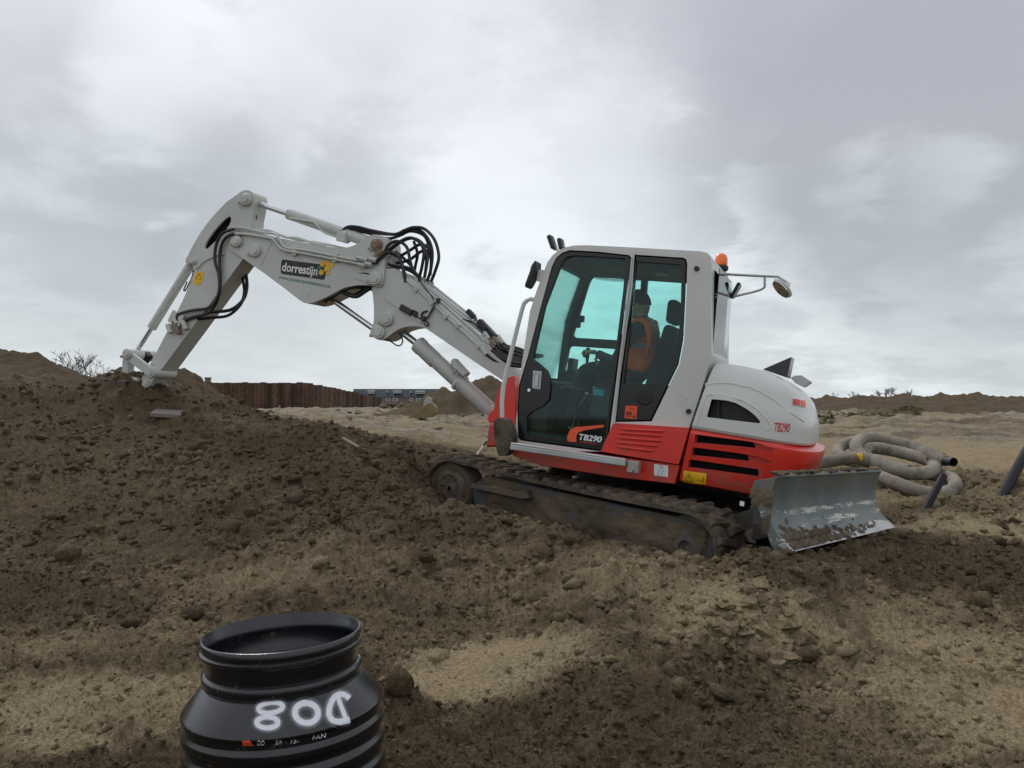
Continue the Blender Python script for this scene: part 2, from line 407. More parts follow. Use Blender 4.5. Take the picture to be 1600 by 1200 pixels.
# ------------------------------------------------------------------ ground
def perlin(x, y, seed=0):
    rs = np.random.RandomState(seed); perm = rs.permutation(512); ang = rs.rand(512) * 2 * np.pi; gx, gy = np.cos(ang), np.sin(ang)
    xi = np.floor(x).astype(np.int64); yi = np.floor(y).astype(np.int64); xf, yf = x - xi, y - yi
    def gr(i, j, dx, dy):
        h = perm[(perm[i & 511] + j) & 511]; return gx[h] * dx + gy[h] * dy
    u = xf ** 3 * (xf * (xf * 6 - 15) + 10); v = yf ** 3 * (yf * (yf * 6 - 15) + 10)
    a = gr(xi, yi, xf, yf); b = gr(xi + 1, yi, xf - 1, yf); c = gr(xi, yi + 1, xf, yf - 1); d = gr(xi + 1, yi + 1, xf - 1, yf - 1)
    return (a + (b - a) * u) + ((c + (d - c) * u) - (a + (b - a) * u)) * v
CP = [  # control points: column, row in the survey picture and distance in metres
 (0,1200,2.9),(400,1260,2.6),(800,1200,3.0),(1200,1200,3.0),(1600,1200,3.0),(-700,1200,3.0),(2300,1200,3.0),
 (0,1000,4.2),(400,980,4.4),(800,1045,3.8),(760,985,4.4),(1000,1060,3.8),(1180,1050,3.85),(1400,1050,3.9),(1600,1050,3.9),(2200,1000,4.2),(-500,980,4.3),
 (1150,928,4.45),(1230,945,4.35),(1080,950,4.4),(1100,898,5.1),(1330,1035,3.95),(1300,930,4.6),
 (0,850,5.8),(0,750,7.0),(0,660,8.0),(0,605,8.8),(-500,850,5.8),(-500,650,8.0),(-500,540,9),(0,597,10.5),(-600,540,12),
 (250,850,5.8),(250,750,7.2),(250,695,8.2),(200,655,8.9),(300,648,9.0),(100,618,9.4),(60,606,9.3),(120,601,9.6),(150,593,9.45),(182,590,9.35),(212,602,9.2),(232,622,9.1),(262,640,9.1),(200,604,10.2),(150,606,11.5),(230,606,11),
 (320,632,12),(285,622,13),(375,648,12),(420,658,11),(160,612,13),(45,600,16),(95,604,16),(150,612,17),(-200,590,17),(250,640,18),(-300,620,22),(60,630,22),(430,655,14),(500,657,14.5),(400,650,16),(480,652,18),(330,645,19),(250,650,24),(150,650,25),
 (400,800,6.3),(400,720,7.6),(380,664,9),(500,672,8.4),(500,760,6.7),(500,860,5.4),(600,700,7.6),(600,800,6.0),(645,722,7.3),(650,775,6.5),
 (760,900,5.0),(640,930,4.8),
 (700,802,6.55),(745,796,6.4),(800,816,6.2),(870,842,5.8),(950,853,5.45),(1080,864,5.05),(1150,856,5.05),(1210,878,4.9),(1280,900,4.75),(1330,868,5.5),(1400,842,6.2),(1500,846,6.2),(1600,900,5.2),
 (1450,930,4.8),(1600,980,4.4),(2200,880,5.5),
 (520,680,11),(600,678,12),(720,700,12.5),(760,680,17),(1000,720,10.5),
 (1350,815,7.6),(1450,800,7.5),(1560,835,6.9),(1560,772,8.2),(1600,752,8.4),(1660,745,8.4),(1590,790,7.7),(1400,790,8.3),(1300,790,8.4),(1500,745,9.8),(1350,705,11.3),(1550,702,12),(1300,692,13),(1450,672,18),(1600,667,20),(2100,690,14),(2100,760,9),
 (1300,650,25),(1000,655,25),(700,655,25),(450,652,25),(1600,650,25),(2100,650,25),(-100,600,26),(-600,600,26)]
cpw = [W(*c) for c in CP] + [Vector(p) for p in ((0, 0, .12), (3, 0, .12), (-3, 0, .2), (0, -6, .1), (8, -5, .2), (-8, -5, .4), (-7, 3, .9), (8, 3, .45), (-12, 7, 1.6))]
for bx in (-1.2, -.4, .4, 1.2):
    for by, bz in ((-1.3, .02), (0, .05), (.95, .10)): cpw.append(FB @ Vector((bx, by, bz)))
cp = np.array([tuple(p) for p in cpw])
def tps_k(r2): return .5 * r2 * np.log(r2 + 1e-9)
_n = len(cp); _K = tps_k(((cp[:, None, :2] - cp[None, :, :2]) ** 2).sum(-1)) + np.eye(_n) * .02
_Pm = np.c_[np.ones(_n), cp[:, :2]]; _Am = np.block([[_K, _Pm], [_Pm.T, np.zeros((3, 3))]])
_sol = np.linalg.solve(_Am, np.r_[cp[:, 2], 0, 0, 0])
def tps(x, y):
    out = _sol[_n] + _sol[_n + 1] * x + _sol[_n + 2] * y
    for i in range(_n): out = out + _sol[i] * tps_k((x - cp[i, 0]) ** 2 + (y - cp[i, 1]) ** 2)
    return out
def sst(a, b, x): t = np.clip((x - a) / (b - a), 0, 1); return t * t * (3 - 2 * t)
DUNES = []                                    # cones: x, y, height, radius
def cone(u, v, dist, rad, z0=.95): p = W(u, v, dist); DUNES.append((p.x, p.y, p.z - z0, rad))
for a in ((690,602,44,2.0),(716,611,43,1.8),(766,583,47,3.2),(745,592,47,2.2),(800,600,50,3.),(850,600,52,4),(668,622,43,1.5),(640,637,42,1.4)): cone(*a)
for a in ((285,583,13,.62),(262,586,13.2,.5),(312,596,12.8,.6),(338,612,12.6,.5)): cone(*a, 1.62)
for a in ((45,549,16,1.25),(62,553,16,1.1),(8,553,16,1.2),(85,561,16.2,1.0),(100,569,16,.8),(108,577,16.3,.7),(135,594,16.3,.6),(-50,548,16,1.4),(-140,535,16.5,1.8),(30,575,14,.7),(185,594,12,.35),(165,598,12,.4)): cone(*a, 1.95)
for a in ((1180,932,4.35,.30,.49),(1235,950,4.22,.20,.46),(1110,948,4.35,.22,.49),(632,1045,3.38,.10,.40),(240,688,7.9,.30,1.18),(480,690,8.0,.35,1.15),(340,700,7.8,.3,1.08),(930,872,5.35,.25,.62),(1480,840,6.2,.5,.56)): cone(*a)
for a in ((1430,640,44,2.4),(1500,628,52,4.6),(1462,633,50,3.5),(1560,632,55,4)): cone(*a)
_r = random.Random(4)
for (u, v) in ((1100,618),(1180,616),(1245,619),(1262,620),(1290,617),(1320,620),(1337,618),(1352,617),(1375,622),(1398,619),(1412,615),(1430,617),(1450,620),(1470,614),(1488,616),(1505,613),(1528,612),(1545,617),(1560,617),(1577,620),(1594,617),(1630,620),(1660,612),(1700,615),(1760,618),(1830,612),(1900,616),(2000,612),(2100,615)):
    cone(u, v, 74 + _r.uniform(-2, 4), 4.6 + _r.uniform(-.6, .9), .75)
for u in range(1180, 2200, 55): cone(u, 626 + _r.uniform(-2, 2), 70 + _r.uniform(-3, 3), 5.0, .75)
def height(x, y, fine=True):
    r = np.hypot(x, y); wn = 1 - sst(19, 27, r)
    near = tps(np.clip(x, -24, 24), np.clip(y, -8, 28)) if np.any(wn > 0) else 0
    far = .97 - .25 * sst(60, 90, r) * sst(5, 25, x) - 1.0 * sst(180, 420, r)
    far = far + ((np.abs(perlin(x / 2.2, y / 2.2, 21)) - .2) * .46 + (np.abs(perlin(x / .8, y / .8, 22)) - .2) * .24) * (1 - sst(90, 200, r))
    far = far + perlin(x / 7, y / 7, 3) * .16 * (1 - sst(80, 200, r)) + perlin(x / 40, y / 40, 4) * .5 * sst(180, 400, r)
    z = near * wn + far * (1 - wn)
    dh = np.zeros_like(z)
    wob = 1 + .35 * perlin(x / 1.7, y / 1.7, 31) + .22 * perlin(x / .7, y / .7, 32)
    for (a, b, h, s) in DUNES:
        d = np.hypot(x - a, y - b) / s * wob
        dh = np.maximum(dh, h * np.clip(1 - d / 1.5, 0, 1) ** 1.15)
    rg = np.minimum(1, dh / .5); dh = dh + rg * ((np.abs(perlin(x * 1.3, y * 1.3, 33)) - .2) * .22 + (np.abs(perlin(x * 3.1, y * 3.1, 34)) - .2) * .12 + perlin(x * 7, y * 7, 35) * .03)
    z = z + dh
    if fine:
        q = dry_mask(x, y) ** 2; sm = 1 - .8 * q                       # smooth, driven or dried patches have less crumb
        warp = perlin(x * 2.1, y * 2.1, 40) * .12
        mid = 1 - sst(14, 60, r) * .5
        z = z + perlin(x * 1.1 + warp, y * 1.1, 5) * .12 * mid
        z = z + perlin(x * 2.7 + warp, y * 2.7 - warp, 6) * .060 * (.5 + .5 * sm)
        b = np.abs(perlin(x * 3.7 + warp, y * 3.7, 7)); z = z + (b - .2) * .085 * sm * (r < 60)
        b = np.abs(perlin(x * 8.3 + warp * 3, y * 8.3, 8)); z = z + (b - .2) * .062 * sm * (r < 40)
        k = 1 - sst(11, 17, r)
        z = z + np.abs(perlin(x * 16 + warp * 5, y * 16, 9)) * .050 * (sm ** 1.5 + .04) * k
        z = z + np.abs(perlin(x * 31, y * 31 + warp * 9, 10)) * .030 * (sm + .08) * k
        k = 1 - sst(6, 10, r)
        z = z + perlin(x * 60, y * 60, 11) * .011 * (sm + .25) * k + perlin(x * 120, y * 120, 12) * .004 * k
    return z
DRY = []                                       # dry pale patches: x, y, rx, ry, strength
for (u, v, d, rx, ry, s) in ((770,1035,3.85,.50,.30,1.0),(900,1050,3.8,.35,.12,.45),(150,1100,3.5,.75,.35,.55),(40,1150,3.2,.5,.3,.7),(230,1000,4.2,.7,.3,.35),
        (1150,960,4.3,.42,.3,.75),(1220,1000,4.1,.35,.22,.85),(1080,985,4.2,.3,.2,.5),(1540,1100,3.5,.55,.5,.75),(1480,1000,4.2,.5,.4,.6),(1590,1150,3.3,.3,.3,.7),(1500,960,4.7,.5,.25,.4),
        (700,900,5.1,.9,.5,.28),(1560,830,6.9,1.0,.5,.7),(1400,700,12,5,2.2,.8),(1500,780,9,2.5,1.6,.35),(560,1000,4.2,.8,.4,.25),(980,920,4.8,.9,.4,.3),(60,880,5.5,1.2,.6,.12),(370,900,5.2,.8,.5,.2)):
    p = W(u, v, d); DRY.append((p.x, p.y, rx, ry, s))
def dry_mask(x, y):
    q = np.zeros_like(x)
    wx = perlin(x * 1.9, y * 1.9, 60) * .35; wy = perlin(x * 1.9, y * 1.9, 61) * .3
    for (a, b, rx, ry, s) in DRY: q = np.maximum(q, s * np.exp(-(((x - a + wx) / rx) ** 2 + ((y - b + wy) / ry) ** 2) ** 1.5))
    return q
def dry_col(x, y, z):
    r = np.hypot(x, y)
    q = dry_mask(x, y) * 1.0 + .13
    site = sst(10.5, 14, r) * sst(1.62, 1.35, z) if False else sst(9.5, 12, r) * (1 - sst(1.25, 1.75, z))
    q = np.maximum(q, site * (.68 + .9 * perlin(x / 3.1, y / 1.6, 71)))
    q = q + perlin(x / .9, y / .9, 70) * .22
    dark = np.zeros_like(x)
    for (a, b, h, s) in DUNES:
        if math.hypot(a, b) > 10: dark = np.maximum(dark, sst(1.5, .95, np.hypot(x - a, y - b) / s))
    q = q * (1 - .95 * np.clip(dark, 0, 1)) - .9 * dark
    # wheel tracks: pale compacted lanes on the site behind
    for (yy, sl, wd) in ((15.5, .02, .35), (20, -.06, .5), (29, .05, .8)):
        lane = np.exp(-((y - yy - sl * x + perlin(x / 4, y / 9, 80) * 1.2) / wd) ** 2); q = np.maximum(q, lane * .95 * (1 - dark) * sst(1.4, 1.15, z))
    return np.clip(q, -1, 1)
# polar mesh: fine rings near the viewer's side of the site, coarse far away and behind
rad = [0.0]; r0 = 1.5
rad = list(np.linspace(.15, 1.5, 10)[:-1])
while r0 < 24: rad.append(r0); r0 *= 1.0041
while r0 < 90: rad.append(r0); r0 *= 1.0075
while r0 < 3000: rad.append(r0); r0 *= 1.07
rad = np.array(rad)
ang = np.concatenate([np.linspace(-37, 37, 860), np.linspace(37, 323, 90)[1:-1]])
RR, AA = np.meshgrid(rad, np.radians(ang), indexing='ij'); X = RR * np.sin(AA); Y = RR * np.cos(AA)
Z = height(X.ravel(), Y.ravel()).reshape(X.shape)
DC = dry_col(X.ravel(), Y.ravel(), Z.ravel())
nr, na = X.shape; idx = np.arange(nr * na).reshape(nr, na); nx = np.roll(idx, -1, 1)
quads = np.stack([idx[:-1], idx[1:], nx[1:], nx[:-1]], -1).reshape(-1, 4)[:, ::-1]
me = bpy.data.meshes.new('ground')
cen = nr * na
verts = np.vstack([np.c_[X.ravel(), Y.ravel(), Z.ravel()], [[0, 0, float(Z[0].mean())]]])
tris = np.stack([np.full(na, cen), nx[0], idx[0]], -1)
me.vertices.add(len(verts)); me.vertices.foreach_set('co', verts.ravel().astype(np.float32))
nq, nt_ = len(quads), len(tris); me.loops.add(nq * 4 + nt_ * 3); me.polygons.add(nq + nt_)
me.loops.foreach_set('vertex_index', np.concatenate([quads.ravel(), tris.ravel()]).astype(np.int32))
me.polygons.foreach_set('loop_start', np.concatenate([np.arange(nq) * 4, nq * 4 + np.arange(nt_) * 3]).astype(np.int32))
me.update(calc_edges=True); me.validate()
at = me.attributes.new('dry', 'FLOAT', 'POINT'); at.data.foreach_set('value', np.append(DC, .2).astype(np.float32))
me.materials.append(M['soil']); me.shade_smooth()
gnd = bpy.data.objects.new('ground', me); col.objects.link(gnd); tag(gnd, kind='structure')
if me.polygons[len(quads) // 2].normal.z < 0: me.flip_normals()
def gz(x, y): return float(height(np.array([float(x)]), np.array([float(y)]))[0])

# loose clods and crumbs, far too many to count
def clods(name, n, rmin, rmax, dfun, seed, dist=(2.0, 11), power=2.6, sub=0, sink=.08, az=36):
    rs = np.random.RandomState(seed)
    t = bmesh.new(); bmesh.ops.create_icosphere(t, subdivisions=1, radius=1) if sub else bmesh.ops.create_icosphere(t, subdivisions=1, radius=1)
    bv = np.array([v.co[:] for v in t.verts]); bf = np.array([[v.index for v in f.verts] for f in t.faces]); t.free()
    a = np.radians(rs.uniform(-az, az, n * 4)); lo, hi = dist; r = lo * (hi / lo) ** rs.rand(n * 4)
    x, y = r * np.sin(a), r * np.cos(a)
    q = dfun(x, y); keep = rs.rand(n * 4) < q; x, y = x[keep][:n], y[keep][:n]; n = len(x)
    z = height(x, y); s = rmin * (rmax / rmin) ** (rs.rand(n) ** power) * np.clip(np.hypot(x, y) / 6.5, .42, 1.15)
    ph = rs.rand(n, 1) * 6.28; sq = rs.uniform(.6, 1.25, (n, 3)) * np.array([1, 1, .75]); 
    V3 = bv[None] * (1 + rs.uniform(-.42, .42, (n, len(bv), 1))) * sq[:, None]
    tx = rs.uniform(-.6, .6, (n, 1)); V3 = np.stack([V3[..., 0], V3[..., 1] * np.cos(tx) - V3[..., 2] * np.sin(tx), V3[..., 1] * np.sin(tx) + V3[..., 2] * np.cos(tx)], -1)
    c, s_ = np.cos(ph), np.sin(ph); V3 = np.stack([V3[..., 0] * c - V3[..., 1] * s_, V3[..., 0] * s_ + V3[..., 1] * c, V3[..., 2]], -1) * s[:, None, None]
    V3 += np.stack([x, y, z + s * sink], -1)[:, None]
    F3 = bf[None] + (np.arange(n) * len(bv))[:, None, None]
    m = bpy.data.meshes.new(name); m.vertices.add(n * len(bv)); m.vertices.foreach_set('co', V3.ravel().astype(np.float32))
    nf = n * len(bf); m.loops.add(nf * 3); m.polygons.add(nf); m.loops.foreach_set('vertex_index', F3.ravel().astype(np.int32)); m.polygons.foreach_set('loop_start', (np.arange(nf) * 3).astype(np.int32))
    m.update(calc_edges=True)
    dc = np.clip(dry_col(x, y, z) + rs.uniform(-.06, .16, n), -1, 1); at = m.attributes.new('dry', 'FLOAT', 'POINT'); at.data.foreach_set('value', np.repeat(dc, len(bv)).astype(np.float32))
    m.materials.append(M['soil'])
    o = bpy.data.objects.new(name, m); col.objects.link(o); tag(o, kind='stuff'); return o
crumb = lambda x, y: np.clip(.75 + 1.6 * perlin(x * 1.3, y * 1.3, 90), .05, 1) * (1 - .9 * dry_mask(x, y))
tag(clods('soil_clods', 46000, .006, .040, crumb, 1, power=3.4), 'loose brown soil crumbs and clods strewn over the berm')
tag(clods('soil_lumps', 900, .028, .10, lambda x, y: np.clip(.2 + 1.8 * perlin(x * .7, y * .7, 91), .02, 1) * (1 - .8 * dry_mask(x, y)), 2, dist=(3.6, 12), power=2.2, sink=-.1), 'bigger lumps of damp dug soil lying on the berm')

# ------------------------------------------------------------------ the excavator
EX = empty('excavator', FA, 'red and light grey crawler excavator digging beside the dirt berm, blade raised at its back', 'excavator')
def aA(x, y, z): return Vector((x, y, z))
# --- cab shell
cab_px = [(803,705),(804,675),(808,640),(811,600),(815,570),(828,486),(838,455),(849,426),(855,410),(863,399),(873,391),(885,386),(897,383.5),(917,383),(970,385.5),(1040,389.5),(1095,392.5),(1105,395),(1110,400),(1112,412),(1111.5,500),(1111,556),(1104,583),(1092,622),(1078,664),(1068,706)]
prof = xz([A(u, v, 1.0) for u, v in cab_px])
prof = [(min(x, .765), z) for x, z in prof]
YR = .02
cab = MB().plate(prof, YR, 1.0).build('cab', 'grey', EX)
bv = cab.modifiers.new('b', 'BEVEL'); bv.width = .035; bv.segments = 4; bv.limit_method = 'ANGLE'; bv.angle_limit = R(50); evaluate(cab)
door_px = [Z3(*p) for p in ((142,925),(138,800),(146,690),(186,558),(246,328),(292,162),(312,122),(338,100),(372,88),(500,95),(636,110),(648,122),(650,140),(634,250),(556,855),(545,950),(528,980),(505,986),(165,940),(150,935))]
win_px = [Z3(*p) for p in ((662,108),(880,122),(893,130),(897,150),(893,300),(883,490),(862,600),(805,715),(738,853),(572,856),(574,830),(598,660),(652,250))]
def Y1(pxs, y=1.0): return xz([A(u, v, y) for u, v in pxs])
door_o, win_o = Y1(door_px), Y1(win_px)
cut(cab, [
    MB().plate(inset(prof, .055), YR + .05, .95).build('cutter', 'interior', smooth=0),
    MB().plate(door_o, .80, 1.2).build('cutter', 'black', smooth=0),
    MB().plate(win_o, .80, 1.2).build('cutter', 'black', smooth=0)])
def px_y(pxs, y): return xz([A(u, v, y) for u, v in pxs])
r1 = rounded(px_y([(923,440),(933,427),(1004,431),(998,534),(896,528)], YR), .05)
r2 = rounded(px_y([(892,541),(997,548),(994,590),(884,580)], YR), .03)
r3 = rounded(px_y([(1014,431),(1092,436),(1094,603),(1000,603),(1008,500)], YR), .04)
fr = MB().hexa([(.50, .09, 1.33), (1.0, .09, 1.33), (1.0, .93, 1.33), (.50, .93, 1.33), (.50, .13, 2.24), (1.0, .13, 2.24), (1.0, .89, 2.24), (.50, .89, 2.24)]).build('cutter', 'black', smooth=0)
rr_ = MB().hexa([(-.95, .12, 1.66), (-.55, .12, 1.66), (-.55, .90, 1.66), (-.95, .90, 1.66), (-.95, .15, 2.28), (-.55, .15, 2.28), (-.55, .87, 2.28), (-.95, .87, 2.28)]).build('cutter', 'black', smooth=0)
cut(cab, [MB().plate(r, -.2, .2).build('cutter', 'black', smooth=0) for r in (r1, r2, r3)] + [fr, rr_])
cab.data.shade_smooth(); cab.data.set_sharp_from_angle(angle=R(30))
# panes
def pane(poly, y, name='window_pane', parent=EX, m='glass', th=.005): return MB().plate(poly, y - th / 2, y + th / 2).build(name, m, parent, smooth=0)
for r in (r1, r2, r3): pane(inset(r, -.008), YR + .025)
MB().hexa([(.765, .08, 1.31), (.772, .08, 1.31), (.772, .94, 1.31), (.765, .94, 1.31), (.60, .12, 2.25), (.607, .12, 2.25), (.607, .90, 2.25), (.60, .90, 2.25)]).build('windscreen', 'glass', EX, smooth=0)
MB().hexa([(-.725, .11, 1.65), (-.72, .11, 1.65), (-.72, .91, 1.65), (-.725, .91, 1.65), (-.70, .14, 2.29), (-.695, .14, 2.29), (-.695, .88, 2.29), (-.70, .88, 2.29)]).build('rear_window', 'clearglass', EX, smooth=0)
# door
dg_px = [Z3(*p) for p in ((338,140),(356,120),(392,112),(600,124),(616,134),(618,160),(612,260),(540,830),(532,945),(515,955),(186,915),(180,905),(180,830),(205,808),(252,785),(280,757),(286,700),(282,650),(268,622),(208,572),(262,340))]
dg = Y1(dg_px)
DH = inset(door_o, .012)
door = MB().plate(DH, .965, 1.004, [dg]).build('door', 'gloss', EX, bevel=.004)
MB().plate(inset(dg, -.012), .975, .981).build('door_glass', 'glass', door, smooth=0)
hp = rounded(Y1([Z3(*p) for p in ((212,626),(250,630),(243,710),(208,704))]), .008)
MB().plate(hp, 1.004, 1.016, [inset(hp, .012)]).plate(inset(hp, .022), 1.004, 1.022).build('door_handle', 'galv', door, bevel=.002)
k = A(*Z3(193, 714), 1.0); MB().cyl((k.x, 1.0, k.z), (k.x, 1.018, k.z), .014).build('lock', 'chrome', door)
for zz_ in ((300,170),(215,470),(160,760)):
    k = A(*Z3(*zz_), 1.0)
sw = rounded(Y1([Z3(*p) for p in ((527,868),(400,878),(374,892),(362,918),(362,938),(372,944),(404,944),(402,918),(412,902),(440,892),(526,878))]), .004, 2)
MB().plate(sw, 1.0045, 1.006).build('door_stripe', 'orangered', door, smooth=0)
xb = Vector((-1, 0, 0)); zu = Vector((0, 0, 1))
def onface(body, px0, px1, px2, y, m, name, parent=EX, **k):
    """lettering between three pixel corners (lower left, lower right, upper left) on a plane y = const"""
    a, b, c = A(*px0, y), A(*px1, y), A(*px2, y)
    return text_mesh(body, a, b - a, Vector((0, 0, 1)) if True else c - a, (b - a).length, abs((c - a).z), m, name, parent, **k)
onface('TB290', Z3(412, 935), Z3(514, 948), Z3(418, 908), 1.0055, 'white', 'model_number', door, shear=.2, bold=.025)
onface('HYDRAULIC', Z3(418, 948), Z3(490, 957), Z3(420, 941), 1.0055, 'redprint', 'small_lettering', door)
# rear side window with its black border and solid lower part
rg = Y1([Z3(*p) for p in ((668,150),(684,140),(862,152),(872,166),(868,330),(858,480),(836,590),(796,692),(612,684),(630,560),(662,250))])
sidew = MB().plate(inset(win_o, .012), .968, 1.002, [rg]).build('side_window', 'gloss', EX, bevel=.003)
MB().plate(inset(rg, -.012), .975, .981).build('window_glass', 'glass', sidew, smooth=0)
c = A(*Z3(706, 745), 1.0); MB().lathe([(.060, 0), (.062, .004), (.052, .006), (.050, .002)], (c.x, 1.002, c.z), (0, 1, 0), 28).lathe([(.03, .001), (.028, .004), (.001, .004)], (c.x, 1.002, c.z), (0, 1, 0), 20).build('speaker_ring', 'black', sidew)
st = rounded(Y1([Z3(*p) for p in ((622,782),(674,784),(670,843),(617,838))]), .004, 2)
s99 = MB().plate(st, 1.0025, 1.004).build('sticker', 'orangered', sidew, smooth=0)
onface('99', Z3(622, 833), Z3(647, 835), Z3(624, 808), 1.0042, 'blackprint', 'sticker_lettering', sidew, bold=.02)
onface('dB', Z3(652, 837), Z3(665, 838), Z3(652, 825), 1.0042, 'blackprint', 'sticker_lettering', sidew, bold=.03)
onface('LWA', Z3(640, 801), Z3(660, 802), Z3(640, 794), 1.0042, 'blackprint', 'sticker_lettering', sidew)
# B pillar grey trim line
MB().beam(A(*Z3(652, 118), 1.0) + Vector((0, .004, 0)), A(*Z3(560, 985), 1.0) + Vector((0, .004, 0)), .012, .012, up=Vector((0, 1, 0))).build('pillar_trim', 'galv', EX)
for z in ((940, 171), (904, 808)):
    c = A(*Z3(*z), 1.0); MB().cyl((c.x, .995, c.z), (c.x, 1.018, c.z), .019).build('rubber_stop', 'black', EX)
# cab interior
it = MB()
it.box((.0, .5, .86), (1.3, .9, .05)); it.build('cab_floor', 'interior', EX, bevel=.01)
MB().box((.05, .5, 2.295), (1.1, .86, .06)).build('roof_lining', 'interior', EX, bevel=.01)
seat = MB().box((-.10, .52, 1.31), (.46, .48, .12)).box((-.12, .52, 1.06), (.40, .40, .38)).build('seat', 'seat', EX, bevel=.04, seg=3)
sb = MB(); sb.hexa([(-.20, .28, 1.34), (-.30, .30, 1.34), (-.30, .74, 1.34), (-.20, .76, 1.34), (-.30, .31, 1.86), (-.40, .33, 1.84), (-.40, .71, 1.84), (-.30, .73, 1.86)])
sb.build('seat_back', 'seat', seat, bevel=.035, seg=3)
MB().box((-.33, .52, 1.965), (.09, .27, .19)).beam((-.33, .44, 1.80), (-.33, .44, 1.92), .012, .012).beam((-.33, .60, 1.80), (-.33, .60, 1.92), .012, .012).build('headrest', 'seat', seat, bevel=.035, seg=3)
for ys in (.24, .80):
    cs = MB().box((-.06, ys, 1.18), (.50, .12, .26)).build('console', 'black', EX, bevel=.03, seg=3)
    MB().tube([(.12, ys, 1.28), (.15, ys, 1.38), (.16, ys, 1.44)], [.012, .012, .022]).blob((.165, ys, 1.47), .032, 2, 0, 1).build('joystick', 'black', cs)
fc = MB(); fc.box((.58, .50, 1.10), (.16, .80, .42)); fc.build('front_console', 'interior', EX, bevel=.03)
for ys in (.42, .58):
    MB().tube([(.40, ys, .88), (.38, ys, 1.10), (.30, ys, 1.22)], .011).blob((.30, ys, 1.23), .022, 1, 0, 1).build('travel_lever', 'steel', EX)
    MB().hexa([(.34, ys - .05, .90), (.50, ys - .05, .98), (.50, ys + .05, .98), (.34, ys + .05, .90), (.34, ys - .05, .92), (.50, ys - .05, 1.0), (.50, ys + .05, 1.0), (.34, ys + .05, .92)]).build('pedal', 'steel', EX)
mon = A(*Z3(385, 605), .22); MB().box(mon, (.05, .16, .13)).build('monitor', 'black', EX, bevel=.01)
lb = A(*Z3(440, 615), .55); MB().box(lb, (.10, .07, .012), Matrix.Rotation(R(30), 3, 'Y')).build('paper_card', 'white', EX)
sbx = A(*Z3(500, 723), .86); MB().box(sbx, (.085, .004, .05)).build('blue_label', 'bluegrey', EX)
MB().tube([A(*Z3(285, 830), .8), A(*Z3(330, 710), .8), A(*Z3(440, 715), .8)], .012, smooth=5).build('grab_handle', 'black', EX)
# coiled radio cord under the roof and the cab lamp
cl = []
a, b = A(*Z3(455, 205), .25), A(*Z3(765, 208), .25)
for i in range(220):
    t = i / 219; p = a.lerp(b, t) + Vector((0, 0, -.035 * 4 * t * (1 - t))); cl.append(p + Vector((0, math.cos(i * .9) * .011, math.sin(i * .9) * .011)))
MB().tube(cl, .0035, 4).build('coiled_cord', 'black', EX)
c = A(*Z3(785, 172), .60); MB().hexa([(c.x - .05, .55, c.z - .05), (c.x + .05, .55, c.z - .05), (c.x + .05, .68, c.z - .05), (c.x - .05, .68, c.z - .05), (c.x - .07, .53, c.z + .05), (c.x + .07, .53, c.z + .05), (c.x + .07, .70, c.z + .05), (c.x - .07, .70, c.z + .05)]).build('roof_lamp', 'reflect', EX, bevel=.01)
for z in ((425, 395), (408, 420)):
    c = A(*Z3(*z), .07); MB().box(c, (.05, .05, .06)).build('window_latch', 'black', EX, bevel=.01)

# --- red side panel with ridges, skirt, step
pan = rounded(Y1([(958,661),(1077,668.5),(1060,726),(938,705.5)], 1.05), .012, 3)
sp = MB().plate(pan, .80, 1.045).build('side_panel', 'red', EX, bevel=.012, seg=3)
for i, (a, b) in enumerate((((600, 886), (798, 897)), ((590, 903), (790, 917)), ((584, 924), (783, 940)), ((580, 945), (770, 962)), ((580, 965), (752, 985)))):
    p, q = A(*Z3(*a), 1.045), A(*Z3(*b), 1.045)
    MB().lathe([(.004, 0), (.013, .03), (.013, (q - p).length - .03), (.004, (q - p).length)], p, q - p, 10, True).build('louvre', 'red', sp)
sk = Y1([(796,691),(1062,727.5),(1054,757),(960,746),(845,728),(800,712)], 1.03)
MB().plate(sk, -.98, 1.02).build('lower_frame', 'red', EX, bevel=.015, seg=2)
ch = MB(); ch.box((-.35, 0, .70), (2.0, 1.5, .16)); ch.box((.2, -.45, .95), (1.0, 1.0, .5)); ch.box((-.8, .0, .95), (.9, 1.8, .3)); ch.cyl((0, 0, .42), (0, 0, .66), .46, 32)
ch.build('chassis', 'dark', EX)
step_a, step_b = A(*Z3(116, 966), 1.14), A(*Z3(628, 1040), 1.14)
d = (step_b - step_a)
stp = MB().beam(step_a, step_b, .11, .045, up=Vector((0, 0, 1))).beam(step_a + Vector((0, .045, .028)), step_b + Vector((0, .045, .028)), .02, .02).build('step', 'galv', EX, bevel=.01, seg=3)
for k in range(3):
    q = step_b + Vector((-.05 - .02 * k, .03 - .05 * (k == 1), -.02 + .025 * (k - 1))); MB().cyl(q, q + Vector((0, .03, 0)), .013, 6).build('bolt', 'steel', stp)
MB().box(step_b + Vector((-.05, -.02, -.02)), (.09, .07, .09)).build('bracket', 'steel', stp, bevel=.006)

def sticker(pxs, y, m, name='sticker'):
    return MB().plate(rounded(Y1(pxs, y), .004, 2), y, y + .002).build(name, m, EX, smooth=0)
s1 = sticker([Z3(*p) for p in ((749,1043),(812,1050),(811,1102),(749,1094))], 1.0215, 'white')
q = A(*Z3(781, 1056), 1.024); MB().lathe([(.010, 0), (.013, .001), (.010, .002)], (q.x, 1.0237, q.z), (0, 1, 0), 14).build('sticker_mark', 'blackprint', s1)
for a, b in (((760, 1070), (802, 1078)), ((765, 1088), (800, 1092)), ((770, 1062), (768, 1092)), ((793, 1066), (781, 1090))):
    MB().beam(A(*Z3(*a), 1.0245), A(*Z3(*b), 1.0245), .001, .004, up=Vector((0, 1, 0))).build('sticker_mark', 'bluegrey', s1)

